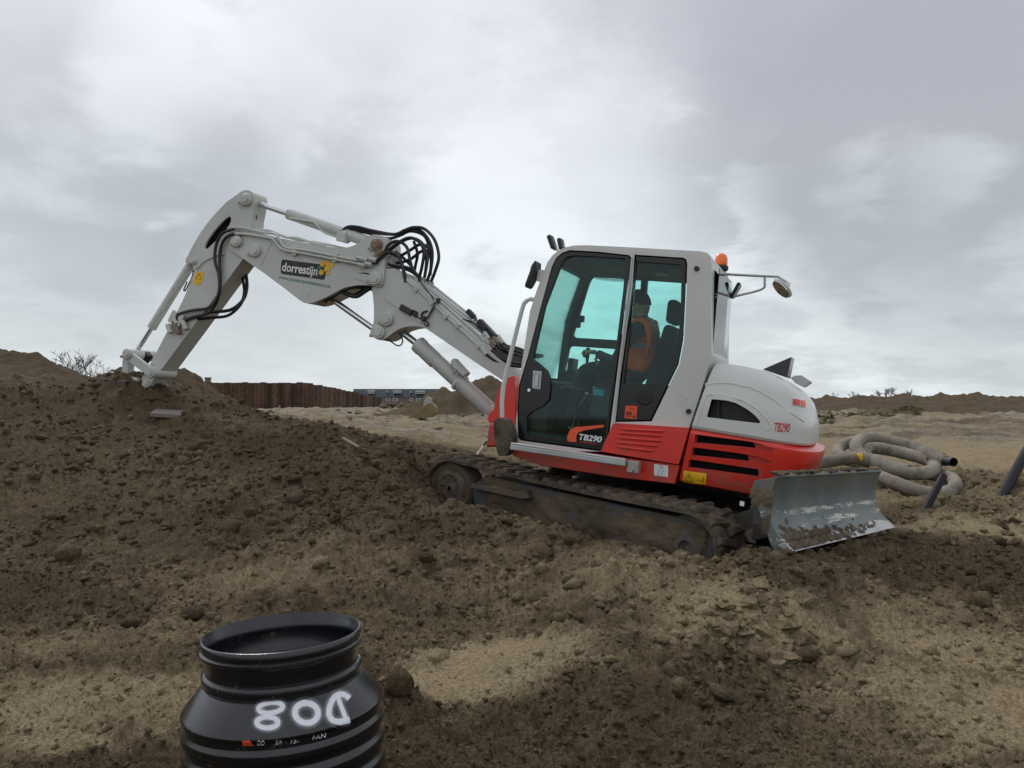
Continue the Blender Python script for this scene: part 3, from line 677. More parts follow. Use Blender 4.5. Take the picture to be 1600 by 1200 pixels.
# --- rear body: loft of plan outlines
def seam(z):
    a, b = A(1079, 664, 1.05), A(1056, 757, 1.05); c_ = A(1109, 572, 1.05)
    return (a.x + (b.x - a.x) * (z - a.z) / (b.z - a.z) if z < a.z else a.x + (c_.x - a.x) * (z - a.z) / (c_.z - a.z)) - .012
def plan(x0, hw, xr, n=11):
    """left half from (x0, hw) back round the corner to (xr, 0), then mirrored"""
    L = [(x0, hw), (x0 * .5 + -1.12 * .5, hw)]
    for k in range(n + 1):
        t = k / n * math.pi / 2; e = 2 / 3.3
        L.append((-1.12 + (xr + 1.12) * math.sin(t) ** e, hw * max(0, math.cos(t)) ** e))
    return L + [(x, -y) for x, y in reversed(L[:-1])]
def loft(levels, name, m, parent, x0=-.665):
    mb = MB(); rs = []
    for (z, hw, xr, ztop) in levels:
        z0_ = ztop(-.7, 1.05)
        pl = plan(seam(z0_), hw, xr)
        rs.append([(x, y, (ztop(x, y) if ztop else z)) for x, y in pl])
    mb.rings(rs); return mb.build(name, m, parent, smooth=40)
def ztop(x, y): return 1.60 - .02 * max(0, -x - .8) - .20 * max(0, (-x - .95) / .6) ** 2.0
zb = 1.085
lv = []
for fz, ins in ((0, .012), (.04, 0), (.30, .004), (.52, .018), (.56, .03), (.72, .045), (.84, .075), (.92, .12), (.97, .19), (1.0, .30), (1.012, .5), (1.02, .8)):
    lv.append((0, 1.05 - ins, -1.50 + ins * .9, (lambda f: (lambda x, y: zb + (-x - .66) * -.035 + (ztop(x, y) - zb) * f))(fz)))
hood = loft(lv, 'engine_hood', 'grey', EX, -.70)
wpx = [Z5(*p) for p in ((226,769),(300,776),(345,788),(400,818),(440,848),(468,882),(462,889),(203,858))]
wcut = rounded(Y1(wpx, 1.05), .012, 3)
cut(hood, [MB().plate(wcut, .93, 1.4).build('cutter', 'black', smooth=0)])
hood.data.shade_smooth(); hood.data.set_sharp_from_angle(angle=R(30))
grp = [Z5(*p) for p in ((262,776),(300,783),(345,795),(395,824),(440,862),(448,880),(262,862))]
MB().plate(inset(wcut, .002), .931, .94).plate(Y1([Z5(255,775), Z5(264,776), Z5(264,866), Z5(255,865)], 1.0), .94, .985).build('intake_grille', 'black', hood)
# red counterweight
cl_ = [(.672, .96, -1.36), (.69, 1.01, -1.42), (.74, 1.03, -1.47), (.82, 1.035, -1.515), (.95, 1.05, -1.545), (1.02, 1.055, -1.565), (1.05, 1.055, -1.56), (1.068, 1.045, -1.50), (1.08, 1.045, -1.47)]
cwt = loft([(0, hw, xr, (lambda zc: (lambda x, y: zc + (-x - .66) * -.035 + (.028 if zc > 1.0 else 0) * 0))(z)) for z, hw, xr in cl_], 'counterweight', 'red', EX, -.665)
slots = (((148,943),(400,975),(470,990),(540,1018),(520,1028),(430,1018),(141,988)), ((134,1006),(360,1036),(450,1052),(528,1078),(508,1088),(410,1082),(124,1051)), ((115,1066),(458,1116),(458,1156),(106,1110)))
cutters = []
for s_ in slots:
    P2 = Y1([Z5(*p) for p in s_], 1.05); cutters.append(MB().plate(rounded(P2, .006, 2), .99, 1.3).build('cutter', 'red', smooth=0))
cut(cwt, cutters)
cutters = []
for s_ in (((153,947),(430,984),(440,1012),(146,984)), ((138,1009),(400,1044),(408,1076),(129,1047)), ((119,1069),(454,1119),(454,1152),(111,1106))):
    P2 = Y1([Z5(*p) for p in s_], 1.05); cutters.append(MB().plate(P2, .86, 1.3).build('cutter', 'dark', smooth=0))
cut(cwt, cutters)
cwt.data.shade_smooth(); cwt.data.set_sharp_from_angle(angle=R(28))
bpy.context.view_layer.update()
def bvh(o):
    return BVHTree.FromPolygons([v.co.copy() for v in o.data.vertices], [tuple(p.vertices) for p in o.data.polygons])
hb, cb = bvh(hood), bvh(cwt)
def onsurf(tree, off=.002):
    def f(p):
        h = tree.ray_cast(Vector((p.x, 2.0, p.z)), Vector((0, -1, 0)))
        return (h[0] + h[1] * off * (1 if h[1].y > 0 else -1)) if h[0] else p
    return f
def AH(px, tree):
    o = FAi @ CAM; dd = FAi.to_3x3() @ pix_dir(*px); h = tree.ray_cast(o, dd)
    return h[0] if h[0] else A(*px, 1.0)
a, b, c = AH(Z5(533, 930), hb), AH(Z5(610, 935), hb), AH(Z5(538, 884), hb)
text_mesh('TB290', a, Vector((b.x - a.x, 0, b.z - a.z)), zu, abs(b.x - a.x), abs(c.z - a.z), 'redprint', 'model_number', hood, shear=.15, bold=.02, proj=onsurf(hb))
def patch(pxs, tree, m, name, parent, off=.003, n=6):
    """quad laid on a curved surface"""
    c4 = [AH(p, tree) for p in pxs]; f = onsurf(tree, off); mb = MB(); vs = {}
    for i in range(n + 1):
        for j in range(n + 1):
            s, t = i / n, j / n; p = c4[0].lerp(c4[1], s).lerp(c4[3].lerp(c4[2], s), t); vs[i, j] = mb.v(f(p))
    for i in range(n):
        for j in range(n): mb.face((vs[i, j], vs[i + 1, j], vs[i + 1, j + 1], vs[i, j + 1]))
    return mb.build(name, m, parent, recalc=False)
patch([Z5(624,762), Z5(688,772), Z5(688,812), Z5(624,798)], hb, 'white', 'tail_light', EX, .003)
patch([Z5(626,768), Z5(660,773), Z5(660,802), Z5(626,796)], hb, 'redprint', 'tail_light', EX, .006)
patch([Z5(664,775), Z5(687,778), Z5(687,808), Z5(664,803)], hb, 'orangered', 'tail_light', EX, .006)
ys_ = patch([Z5(90,1122), Z5(202,1136), Z5(200,1190), Z5(87,1178)], cb, 'yellow', 'warning_sticker', EX, .003)
f_ = onsurf(cb, .005)
def mark(pts, wd, name='sticker_mark', m='blackprint', tree=cb, parent=None, off=.006):
    P3 = [onsurf(tree, off)(AH(p, tree)) for p in pts]; mb = MB()
    for p, q in zip(P3[:-1], P3[1:]): mb.beam(p, q, .001, wd, up=Vector((0, 1, 0)))
    return mb.build(name, m, parent)
mark([Z5(94,1170), Z5(117,1134), Z5(138,1173), Z5(94,1170)], .004, parent=ys_); mark([Z5(116,1145), Z5(116,1160)], .006, parent=ys_)
mark([Z5(162,1166), Z5(182,1168)], .005, parent=ys_); mark([Z5(187,1150), Z5(186,1182)], .010, parent=ys_)
def crease(pts, r_, tree=hb, off=-.004, par=hood):
    f = onsurf(tree, off); P3 = []
    for q in spline([Vector((p[0], p[1], 0)) for p in pts], 8): P3.append(f(AH(Z5(q.x, q.y), tree)))
    MB().tube(P3, r_, 8).build('body_crease', 'grey', par, smooth=80)
crease(((196,700),(250,690),(340,694),(430,716),(515,760),(590,815),(640,850),(684,880)), .016, off=-.0125)
crease(((150,893),(175,830),(196,765),(222,746),(290,750),(370,772),(440,812),(500,868),(520,905),(500,922)), .012, off=-.0088)
# black fin and grey cap on the hood
def AY(z, y): return A(*Z5(*z), y)
f1 = [AY((478, 622), .45), AY((622, 560), .35), AY((600, 664), .45)]
mb = MB(); o2 = Vector((-.01, -.22, 0)); vs = [mb.v(p) for p in f1] + [mb.v(f1[0] + Vector((0, -.03, 0))), mb.v(f1[1] + o2), mb.v(f1[2] + o2)]
for f in ((0, 1, 2), (3, 5, 4), (0, 3, 4, 1), (1, 4, 5, 2), (2, 5, 3, 0)): mb.face([vs[i] for i in f])
mb.build('hood_fin', 'gloss', EX, bevel=.006)
cpz = [AY(p, .15) for p in ((614, 662), (636, 652), (672, 651), (722, 684), (683, 712), (640, 690))]
MB().plate(xz(cpz), -.05, .15).build('exhaust_cap', 'boom', EX, bevel=.01)
# --- lights, beacon, mirrors, rails
def light(c, d, sz=(.035, .10, .12), arm=None, y=None):
    c = Vector(c); d = Vector(d).normalized(); s = d.cross(zu).normalized(); u = s.cross(d); m = Matrix((d, s, u)).transposed()
    o = MB().box(c, sz, m).build('work_light', 'black', EX, bevel=.012, seg=3)
    MB().box(c + d * (sz[0] / 2 + .001), (.006, sz[1] * .8, sz[2] * .8), m).build('lens', 'mirror', o)
    if arm: MB().tube([c, Vector(arm)], .009).build('bracket', 'boom', o)
light(A(863, 379, .86), (1, 0, -.5), arm=A(872, 392, .86)); light(A(877, 382, .62), (1, 0, -.35), (.035, .10, .10), arm=A(884, 388, .62))
# grab rail
rl = [Z3(*p) for p in ((222, 312), (196, 307), (176, 318), (162, 345), (132, 460), (98, 600), (78, 690), (70, 760), (70, 835))]
MB().tube([A(u, v, .93 if i else .90) for i, (u, v) in enumerate(rl)], .018, 10, smooth=5).build('grab_rail', 'grey', EX)
# front left mirror
c0 = A(*Z3(213, 200), 1.0)
mr = MB()
mp = [A(*Z3(*p), .95) for p in ((236, 142), (243, 150), (241, 175), (228, 215), (205, 255), (194, 264), (192, 250), (206, 212), (222, 170))]
mr.plate(xz(mp), .93, 1.06).build('mirror', 'black', EX, bevel=.008)
MB().tube([A(*Z3(*p), .97) for p in ((228, 152), (208, 152), (200, 180), (205, 205), (235, 195))], .010, 6, smooth=3).tube([A(*Z3(190, 200), .97), A(*Z3(262, 205), .97)], .012, 6).box(A(*Z3(245, 203), .97), (.05, .05, .09)).build('mirror_bracket', 'grey', EX)
# rear: post, beacon, mirror arm
py = .10
post = [A(*Z5(292, 135), py), A(*Z5(292, 265), py)]
MB().tube(post, .014, 8).tube([A(*Z5(225, 160), py + .1), A(*Z5(262, 155), py + .05), A(*Z5(292, 150), py)], .012, 6).tube([A(*Z5(222, 265), py + .1), A(*Z5(292, 270), py)], .014, 6).box(A(*Z5(290, 270), py), (.09, .07, .07)).build('beacon_bracket', 'galv', EX, bevel=.004)
bt = A(*Z5(272, 128), py + .06); bs = MB().cyl(bt + Vector((0, 0, -.01)), bt + Vector((0, 0, .03)), .062).build('beacon_base', 'black', EX)
MB().lathe([(.052, .03), (.054, .04), (.052, .085), (.042, .115), (.022, .13), (.001, .134)], bt, (.06, 0, 1), 24).build('beacon', 'lens', EX)
MB().tube([A(*Z5(*p), py) for p in ((298, 153), (430, 160), (540, 165), (560, 170), (614, 204))], .011, 8, smooth=3).tube([A(*Z5(*p), py) for p in ((318, 270), (345, 262), (450, 236), (484, 220), (489, 205), (489, 168))], .010, 8, smooth=3).build('mirror_arm', 'galv', EX)
a, b = A(*Z5(536, 180), py), A(*Z5(622, 260), py)
ax = (b - a); L = ax.length / 2; ax.normalize(); nn = Vector((ax.z, 0, -ax.x)); mc = (a + b) / 2
wv = (Vector((0, 1, 0)) * math.cos(R(24)) + nn * math.sin(R(24))); nm = ax.cross(wv); nm = nm if nm.y > 0 else -nm
ring = lambda k, h: [mc - nm * h + ax * (L * k * math.cos(t * math.pi / 14)) + wv * (.085 * k * math.sin(t * math.pi / 14)) for t in range(28)]
mi_ = MB().rings([ring(.9, -.02), ring(1, -.008), ring(1, .0)]).build('rear_mirror', 'grey', EX)
MB().rings([ring(.90, -.021), ring(.90, -.026)]).build('mirror_glass', 'mirror', mi_)
MB().box(A(*Z5(598, 205), py), (.05, .03, .03)).build('mirror_clamp', 'white', EX, bevel=.004)
light(A(*Z5(346, 234), py), (-1, 0, -.4), (.03, .09, .14), arm=A(*Z5(325, 262), py)); light(A(*Z5(240, 240), .35), (-1, 0, -.4), (.03, .09, .14), arm=A(*Z5(262, 266), .3))
for p in (((272, 160), (262, 190), (268, 225), (285, 255)), ((302, 165), (312, 190), (302, 230), (318, 250), (330, 256))):
    MB().tube([A(*Z5(*q), py) for q in p], .005, 5, smooth=4).build('cable', 'black', EX)
MB().tube([A(*Z5(277, 180), py + .02), A(*Z5(275, 262), py + .02)], .011, 6).build('cable_sleeve', 'yellow', EX)
# --- red swing bracket at the front, muddy flap
sw_ = Y1([Z3(*p) for p in ((130,648),(100,655),(70,690),(50,725),(38,770),(38,800),(15,815),(5,840),(20,868),(60,870),(130,870))], .35)
MB().plate(rounded(sw_, .03, 3), -.12, .36).build('swing_bracket', 'red', EX, bevel=.025, seg=3)
MB().plate(Y1([Z3(*p) for p in ((60, 860), (130, 860), (130, 960), (45, 965))], .35), -.4, .6).build('front_frame', 'red', EX, bevel=.02)
fl = MB(); pp = [Z3(*p) for p in ((62, 836), (95, 840), (112, 880), (126, 920), (120, 960), (98, 1006), (62, 1008), (48, 960), (42, 900), (40, 850))]
fl.plate(rounded(Y1(pp, 1.10), .03, 3), 1.02, 1.14)
fo = fl.build('mud_caked_corner', 'rubber', EX, bevel=.025, seg=3)

# --- working arm; the arm's own plane is y = 0
def armplate(zf, pts, name, y0, y1, th=.025, holes=(), m='boom', r=.03, yp=None, bev=.008):
    yy = y1 if yp is None else yp
    outer = rounded(PA(zf, pts, yy), r, 4)
    hs = [rounded(PA(zf, h, yy), .02, 3) for h in holes]
    return MB().shell(outer, y0, y1, th, hs).build(name, m, EX, bevel=bev)
def pin(px, y0, y1, r, parent, name='pin', m='boom', yp=None):
    c = A(*px, yp if yp is not None else y1)
    o = MB().cyl((c.x, y0, c.z), (c.x, y1, c.z), r).cyl((c.x, y1 - .005, c.z), (c.x, y1 + .012, c.z), r * .62).build(name, m, parent)
    MB().box((c.x + r * .9, y1 - .012, c.z - r * .6), (r * .9, .02, r * .5)).cyl((c.x + r * 1.1, y1 - .01, c.z - r * .6), (c.x + r * 1.1, y1 + .008, c.z - r * .6), .010, 6).build('pin_keeper', 'steel', o)
    return o
LBz = ((703,418),(712,355),(760,350),(812,375),(840,400),(910,462),(1120,652),(1330,842),(1450,935),(1640,1090),(1600,1180),(1470,1060),(1370,976),(1200,862),(1040,752),(940,684),(905,671),(868,668),(830,672),(790,684),(755,705),(722,732),(700,742),(672,745),(648,730),(636,706),(640,680),(650,640),(650,560),(644,500),(638,455),(660,452))
lboom = armplate(Z2, LBz, 'lower_boom', -.13, .13, r=.012)
# rib plate on the side of the lower boom
rib = PA(Z2, ((718,500),(735,470),(760,400),(772,372),(790,382),(812,400),(830,425),(985,560),(930,640),(905,655),(712,520)), .131)
MB().plate(rounded(rib, .012, 2), .130, .140).build('side_reinforcement', 'boom', lboom, bevel=.004)
UBz2 = [(0,30),(0,0)]
ub = [Z1(*p) for p in ((640,352),(628,335),(630,300),(642,278),(662,264),(700,262),(742,262),(800,272),(870,290),(1000,314),(1200,345))] + [Z2(*p) for p in ((492,238),(530,228),(565,212),(600,185),(630,167),(652,163),(680,166),(702,178),(714,200),(715,240),(710,330),(703,420),(695,445),(680,455),(655,452),(636,446),(600,443),(560,443),(522,449),(490,457),(455,472),(420,492),(375,515),(335,532),(310,540),(285,544),(262,540),(238,524))] + [Z1(*p) for p in ((900,540),(800,465),(706,400),(668,372))]
uboom = MB().shell(rounded(Y1(ub, .15), .015, 3), -.15, .15, .03).build('upper_boom', 'boom', EX, bevel=.008)
ubk = [Z2(*p) for p in ((540,398),(550,372),(640,385),(700,400),(700,440),(660,452),(600,420))]
MB().plate(rounded(Y1([Z2(*p) for p in ((540,385),(560,375),(640,372),(690,372),(702,400),(700,435),(672,452),(646,446),(632,432),(545,405))], .151), .01, 2), .150, .158).build('pin_boss_plate', 'boom', uboom, bevel=.004)
pa, pb = A(*Z1(838, 308), .152), A(*Z1(780, 425), .152); MB().beam(pa, pb, .006, .006).build('weld_seam', 'boom', uboom)
dp = ((665,76),(682,62),(703,54),(722,54),(738,64),(745,80),(744,108),(736,150),(728,190),(724,236),(716,300),(706,372),(690,398),(205,1056),(180,1022),(192,985),(214,950),(262,862),(336,720),(400,590),(430,520),(448,470),(456,440),(440,420),(424,404),(420,384),(428,362),(452,318),(484,264),(520,214),(562,164),(612,112))
dip = armplate(Z1, dp, 'dipper', -.115, .115, r=.012, holes=(((632,182),(636,200),(628,224),(600,262),(560,304),(520,342),(506,344),(504,328),(520,298),(550,256),(585,216),(615,188)),))
MB().plate(PA(Z1, ((640,180),(640,230),(520,355),(495,345),(510,290),(600,190)), .0), -.06, .06).build('slot_dark_plate', 'dark', dip)  # near-black plate added inside the hollow dipper, its colour standing for the slot's shade
MB().plate(rounded(PA(Z1, ((640,170),(745,150),(735,235),(722,262),(700,262),(640,240)), .116), .01, 2), .115, .122).build('boss_plate', 'boom', dip, bevel=.003)
# pins
pin(Z1(702, 98), -.14, .16, .065, dip, m='pipe'); pin(Z1(658, 305), -.18, .19, .060, uboom); pin(Z1(748, 350), -.17, .185, .068, uboom)
pin(Z2(652, 405), -.18, .19, .068, uboom); pin(Z2(658, 218), -.17, .185, .062, uboom, m='copper'); pin(Z2(675, 262), -.16, .175, .042, uboom, m='copper'); pin(Z2(672, 700), -.15, .16, .070, lboom, m='pipe'); pin(Z2(716, 630), -.15, .165, .068, lboom)
pin(Z1(234, 952), -.135, .21, .062, dip, m='pipe'); pin(Z1(445, 405), -.13, .14, .035, dip, m='pipe'); pin(Z1(208, 1012), -.14, .15, .045, dip, m='pipe')
def cylinder(name, z0, z1, z2, y, rr, rb, foot=True, collar=True):
    """rod end z0, rod/barrel joint z1, barrel foot z2"""
    a, b, c = A(*z0, y), A(*z1, y), A(*z2, y); d = (c - b).normalized()
    o = MB().lathe([(rb * .72, 0), (rb * 1.04, .006), (rb * 1.04, .075), (rb, .085), (rb, (c - b).length - .03), (rb * .8, (c - b).length)], b, d, 24, True).build(name, 'boom', EX)
    MB().cyl(a, b + d * .05, rr, 18).build('rod', 'chrome', o)
    MB().cyl(a + Vector((0, -.055, 0)), a + Vector((0, .055, 0)), rr * 1.9, 18).cyl(c + Vector((0, -.06, 0)), c + Vector((0, .06, 0)), rb * 1.05, 18).build('rod_eye', 'boom', o)
    return o, a, b, c, d
c1 = cylinder('dipper_cylinder', Z1(702, 98), Z1(918, 170), Z2(658, 218), 0, .030, .058)
# feed pipe along the dipper cylinder
MB().tube([A(*Z1(*p), .07) for p in ((925, 190), (1000, 205), (1045, 215), (1090, 260), (1165, 290))], .010, 6, smooth=4).build('feed_pipe', 'pipe', c1[0])
a = A(*Z2(480, 165), 0); MB().lathe([(.058, 0), (.075, .01), (.075, .07), (.058, .08)], a, c1[4], 18).box(A(*Z2(475, 180), .06), (.10, .06, .08)).build('port_block', 'pipe', c1[0])
c2 = cylinder('bucket_cylinder', Z1(160, 862), Z1(242, 735), Z1(446, 405), .02, .026, .050)
MB().tube([A(*Z1(*p), .075) for p in ((300, 650), (325, 600), (350, 570), (385, 520), (420, 470), (450, 450))], .009, 6, smooth=4).build('feed_pipe', 'pipe', c2[0])
c3 = cylinder('boom_position_cylinder', Z2(672, 700), Z2(405, 508), Z2(290, 440), 0, .030, .060)
c4 = cylinder('lift_cylinder', Z2(716, 630), Z2(893, 768), Z2(1310, 1150), 0, .034, .074)
a, b = A(*Z2(893, 768), 0), A(*Z2(990, 860), 0); MB().lathe([(.07, -.01), (.084, 0), (.084, .06), (.080, .08), (.080, (b - a).length), (.074, (b - a).length + .01)], a, b - a, 24).build('gland', 'boom', c4[0])
a = A(*Z2(1108, 975), 0); MB().lathe([(.074, 0), (.08, .005), (.08, .03), (.074, .035)], a, c4[4], 24).build('band', 'pipe', c4[0])
MB().box(A(*Z2(1125, 915), .04) + Vector((0, 0, .03)), (.20, .10, .05), Matrix.Rotation(R(-38), 3, 'Y')).tube([A(*Z2(1078, 875), .05), A(*Z2(1120, 900), .05), A(*Z2(1172, 962), .05)], .012, 6).build('port_block', 'pipe', c4[0], bevel=.006)
for p in ((1090, 925), (1110, 932), (1102, 915)):
    c = A(*Z2(*p), .085); MB().cyl(c, c + Vector((0, .02, 0)), .012, 6).build('bolt', 'steel', c4[0])
# linkage and bucket
def link(z0, z1, y0, y1, w0, w1, name='rocker_link'):
    a, b = A(*z0, y1), A(*z1, y1); d = (b - a).normalized(); n_ = Vector((d.z, 0, -d.x)); pts = []
    for k in range(9): t = math.pi / 2 + k * math.pi / 8; pts.append(a + (d * math.cos(t) + n_ * math.sin(t)) * w0)
    for k in range(9): t = -math.pi / 2 + k * math.pi / 8; pts.append(b + (d * math.cos(t) + n_ * math.sin(t)) * w1)
    return MB().plate(xz(pts), y0, y1).build(name, 'boom', EX, bevel=.006)
l1 = link(Z1(115, 862), Z1(234, 952), .145, .185, .052, .050); l1b = link(Z1(115, 862), Z1(234, 952), -.185, -.145, .052, .050)
pin(Z1(115, 862), -.20, .215, .060, l1, m='pipe')
l2 = link(Z1(115, 875), Z1(104, 1020), .05, .14, .045, .045, 'bucket_link'); link(Z1(115, 875), Z1(104, 1020), -.14, -.05, .045, .045, 'bucket_link')
MB().tube([A(*Z1(*p), -.10) for p in ((195, 850), (215, 860), (232, 885), (225, 900))], .010, 6, smooth=4).build('hose', 'hose', EX)
MB().box(A(*Z1(210, 885), -.05), (.10, .10, .16), Matrix.Rotation(R(-35), 3, 'Y')).build('quick_coupler_valve', 'hose', EX, bevel=.02)
# bucket: curled digging bucket, half buried
bpv = A(*Z1(208, 1012), 0); bk = MB(); bw = .30
bx, bz = bpv.x, bpv.z
bprof = [(bx - .02, bz + .03), (bx + .34, bz + .02), (bx + .46, bz - .10), (bx + .50, bz - .28), (bx + .44, bz - .48), (bx + .28, bz - .64), (bx + .05, bz - .72), (bx - .20, bz - .70), (bx - .03, bz - .40)]
inn = inset(bprof, .022)
for (y0, y1) in ((-bw, -bw + .02), (bw - .02, bw)): bk.plate(bprof, y0, y1)
for i in range(len(bprof) - 2):
    j = i + 1; q = (bprof[i], bprof[j], inn[j], inn[i]); bk.hexa([(p[0], -bw + .02, p[1]) for p in q] + [(p[0], bw - .02, p[1]) for p in q])
buck = bk.build('bucket', 'under', EX, bevel=.004)
for k in range(5):
    y = -bw + .08 + k * (2 * bw - .16) / 4; MB().box((bpv.x - .26, y, bpv.z - .70), (.16, .07, .04)).build('tooth', 'steel', buck, bevel=.006)
MB().plate([(bpv.x - .06, bpv.z - .06), (bpv.x + .36, bpv.z + .0), (bpv.x + .36, bpv.z + .10), (bpv.x - .06, bpv.z + .07)], -.17, -.13).plate([(bpv.x - .06, bpv.z - .06), (bpv.x + .36, bpv.z + .0), (bpv.x + .36, bpv.z + .10), (bpv.x - .06, bpv.z + .07)], .13, .17).build('bucket_ear', 'boom', buck)

# hoses
def hose(zf, pts, y, r=.014, name='hose', m='hose', seg=7, n=6):
    ys = y if isinstance(y, (list, tuple)) else [y] * len(pts)
    if len(ys) != len(pts): ys = [ys[0] + (ys[-1] - ys[0]) * i / (len(pts) - 1) for i in range(len(pts))]
    return MB().tube([A(*zf(*p), q) for p, q in zip(pts, ys)], r, seg, smooth=n).build(name, m, EX)
H = .016
hose(Z2, ((470,150),(505,122),(560,122),(640,142),(760,162),(820,140),(870,124),(930,134),(985,195),(1008,285),(990,360),(965,425)), (.05, .0), H)
hose(Z2, ((478,158),(520,135),(580,140),(700,160),(780,160),(850,135),(905,142),(950,190),(972,260),(965,350),(945,420)), (.02, -.03), H)
hose(Z2, ((500,172),(530,150),(600,152),(720,185),(790,170),(850,145),(920,165),(950,220),(945,310),(925,420)), (-.02, -.07), H)
hose(Z2, ((700,292),(730,222),(780,200),(830,232),(848,300),(862,350),(895,395)), (.16, .08), H)
hose(Z2, ((690,300),(760,232),(830,190),(880,188),(925,225),(940,300),(930,400)), (.13, .03), H)
hose(Z2, ((655,325),(700,278),(740,262),(785,285),(808,340),(826,425)), (.17, .14), H + .002)
hose(Z2, ((640,318),(690,290),(760,225),(840,182),(900,205),(925,260),(915,340),(900,400)), (.17, .05), H)
hose(Z2, ((710,270),(790,280),(850,250),(900,220),(950,235),(965,300),(960,390)), (.05, -.05), H)
hose(Z2, ((712,300),(780,320),(850,300),(905,260),(940,250)), (.02, -.08), H)
hose(Z2, ((715,320),(760,338),(830,345),(870,370),(905,420)), (.09, .03), H)
hose(Z2, ((735,345),(790,345),(850,365),(900,400),(940,430)), (.0, -.05), H)
hose(Z2, ((760,250),(820,300),(860,345),(880,390)), (-.05, -.08), H)
hose(Z2, ((870,200),(890,270),(880,330),(870,380)), (-.08, -.10), H)
MB().box(A(*Z2(740, 318), 0), (.14, .18, .12)).build('valve_block', 'boom', EX, bevel=.01)
for k in range(6):
    c = A(*Z2(885 + k * 17, 412 + k * 8), .05 - k * .03); MB().cyl(c + Vector((0, 0, -.03)), c + Vector((.0, 0, .05)), .017, 8).build('hose_fitting', 'pipe', EX)
# hoses under the upper boom
hose(Z2, ((395,505),(430,478),(480,458),(540,450),(600,452),(645,462)), .02, .020); hose(Z2, ((380,530),(430,502),(500,462),(580,455),(650,468)), .08, .018)
hose(Z2, ((470,480),(520,503),(560,505),(600,480),(640,455)), .10, .018); hose(Z2, ((455,465),(510,492),(545,497),(590,470),(630,450)), .04, .018)
MB().cyl(A(*Z2(368, 530), -.08), A(*Z2(368, 530), .08), .05).build('hose_clamp', 'copper', EX)
hose(Z2, ((700,742),(740,752),(775,775),(800,772),(808,745),(790,708)), .06, .007)
# hard pipes along the upper boom
for (pts, y) in ((((640,238),(700,242),(790,262),(842,268),(866,282),(905,338),(1000,350),(1263,402)), .16), (((655,268),(720,272),(800,285),(840,295),(868,330),(905,352),(1000,368),(1263,418)), .165)):
    e = Z2(580, 290) if y == .16 else Z2(590, 326)
    P3 = [A(*Z1(*p), y + .012) for p in pts] + [A(*e, y + .012)]
    MB().tube(P3, .014, 8, smooth=3).build('hydraulic_pipe', 'pipe', EX)
MB().tube([A(*Z1(*p), .08) for p in ((700,240),(760,250),(830,255),(900,285),(960,290),(1030,312),(1100,328))] + [A(*Z2(*p), .08) for p in ((330,236),(480,252),(620,268))], .013, 8, smooth=3).build('hydraulic_pipe', 'pipe', EX)
MB().tube([A(*Z1(*p), .0) for p in ((742,252),(860,268),(960,300),(1050,310),(1200,342))] + [A(*Z2(480, 245), 0), A(*Z2(620, 280), 0)], .012, 8, smooth=3).build('hydraulic_pipe', 'pipe', EX)
for z in ((572,292),(592,300),(580,330),(615,325),(640,300)):
    c = A(*Z2(*z), .18); MB().cyl(c + Vector((.03, 0, 0)), c + Vector((-.05, 0, -.01)), .026, 6).build('hose_fitting', 'pipe', EX)
for z in ((950, 356), (1150, 388)):
    c = A(*Z1(*z), .165); MB().box(c, (.05, .03, .09)).build('pipe_clamp', 'pipe', EX, bevel=.004)
# dipper hoses
hose(Z1, ((650,246),(600,262),(570,300),(556,350),(556,410),(574,470),(577,540),(560,600),(520,636),(440,648),(375,668),(368,700)), (.17, .15), .017)
hose(Z1, ((700,272),(640,272),(600,298),(582,350),(578,420),(582,480),(578,560),(550,630),(510,665),(440,682),(395,705)), (.16, .14), .017)
hose(Z1, ((692,420),(708,470),(712,540),(690,600),(630,645),(540,655),(480,665)), (-.13, .1), .019); hose(Z1, ((688,430),(694,500),(700,560),(680,620),(620,672),(540,683),(470,690)), (-.10, .12), .017)
hose(Z1, ((742,148),(758,165),(760,190),(748,212),(728,224)), .02, .006)
hose(Z1, ((448,432),(468,438),(500,405),(580,370),(600,372)), .13, .007, m='pipe')
hose(Z1, ((452,445),(440,490),(425,520),(410,548),(402,545),(418,505)), .10, .008)
for z, m_ in (((360,690),'pipe'),((330,735),'pipe'),((370,740),'copper'),((405,718),'pipe')):
    c = A(*Z1(*z), .15); MB().cyl(c + Vector((.03, 0, .04)), c + Vector((-.03, 0, -.05)), .028, 8).build('hose_coupling', m_, EX)
for z in ((350,680),(385,695)):
    c = A(*Z1(*z), .135); MB().box(c, (.07, .04, .14), Matrix.Rotation(R(-25), 3, 'Y')).build('pipe_bracket', 'boom', EX, bevel=.005)
# lower boom pipes on its top
for i, (a, b, y) in enumerate((((826,410),(1252,800),.135),((848,405),(1262,782),.10),((895,428),(1290,772),.05),((905,420),(1300,752),.0),((930,430),(1325,745),-.05),((955,430),(1345,740),-.10))):
    MB().tube([A(*Z2(*a), y), A(*Z2((a[0] + b[0]) / 2, (a[1] + b[1]) / 2), y), A(*Z2(*b), y)], .0135 if i else .015, 8).build('hydraulic_pipe', 'pipe', EX)
    hose(Z2, (b, (b[0] + 35, b[1] + 38), (b[0] + 90, b[1] + 70 - i * 4), (b[0] + 160 + i * 5, b[1] + 85), (b[0] + 240, b[1] + 95)), (y, y * .7), .017)
    c = A(*Z2(*b), y); MB().cyl(c + Vector((.03, 0, .03)), c + Vector((-.04, 0, -.04)), .022, 8).build('hose_fitting', 'pipe', EX)
for z in ((905,492),(990,565),(1065,640),(1130,690),(1245,800)):
    c = A(*Z2(*z), .06); MB().box(c + Vector((0, 0, .035)), (.045, .20, .05), Matrix.Rotation(R(-38), 3, 'Y')).build('pipe_clamp', 'pipe', EX, bevel=.005)
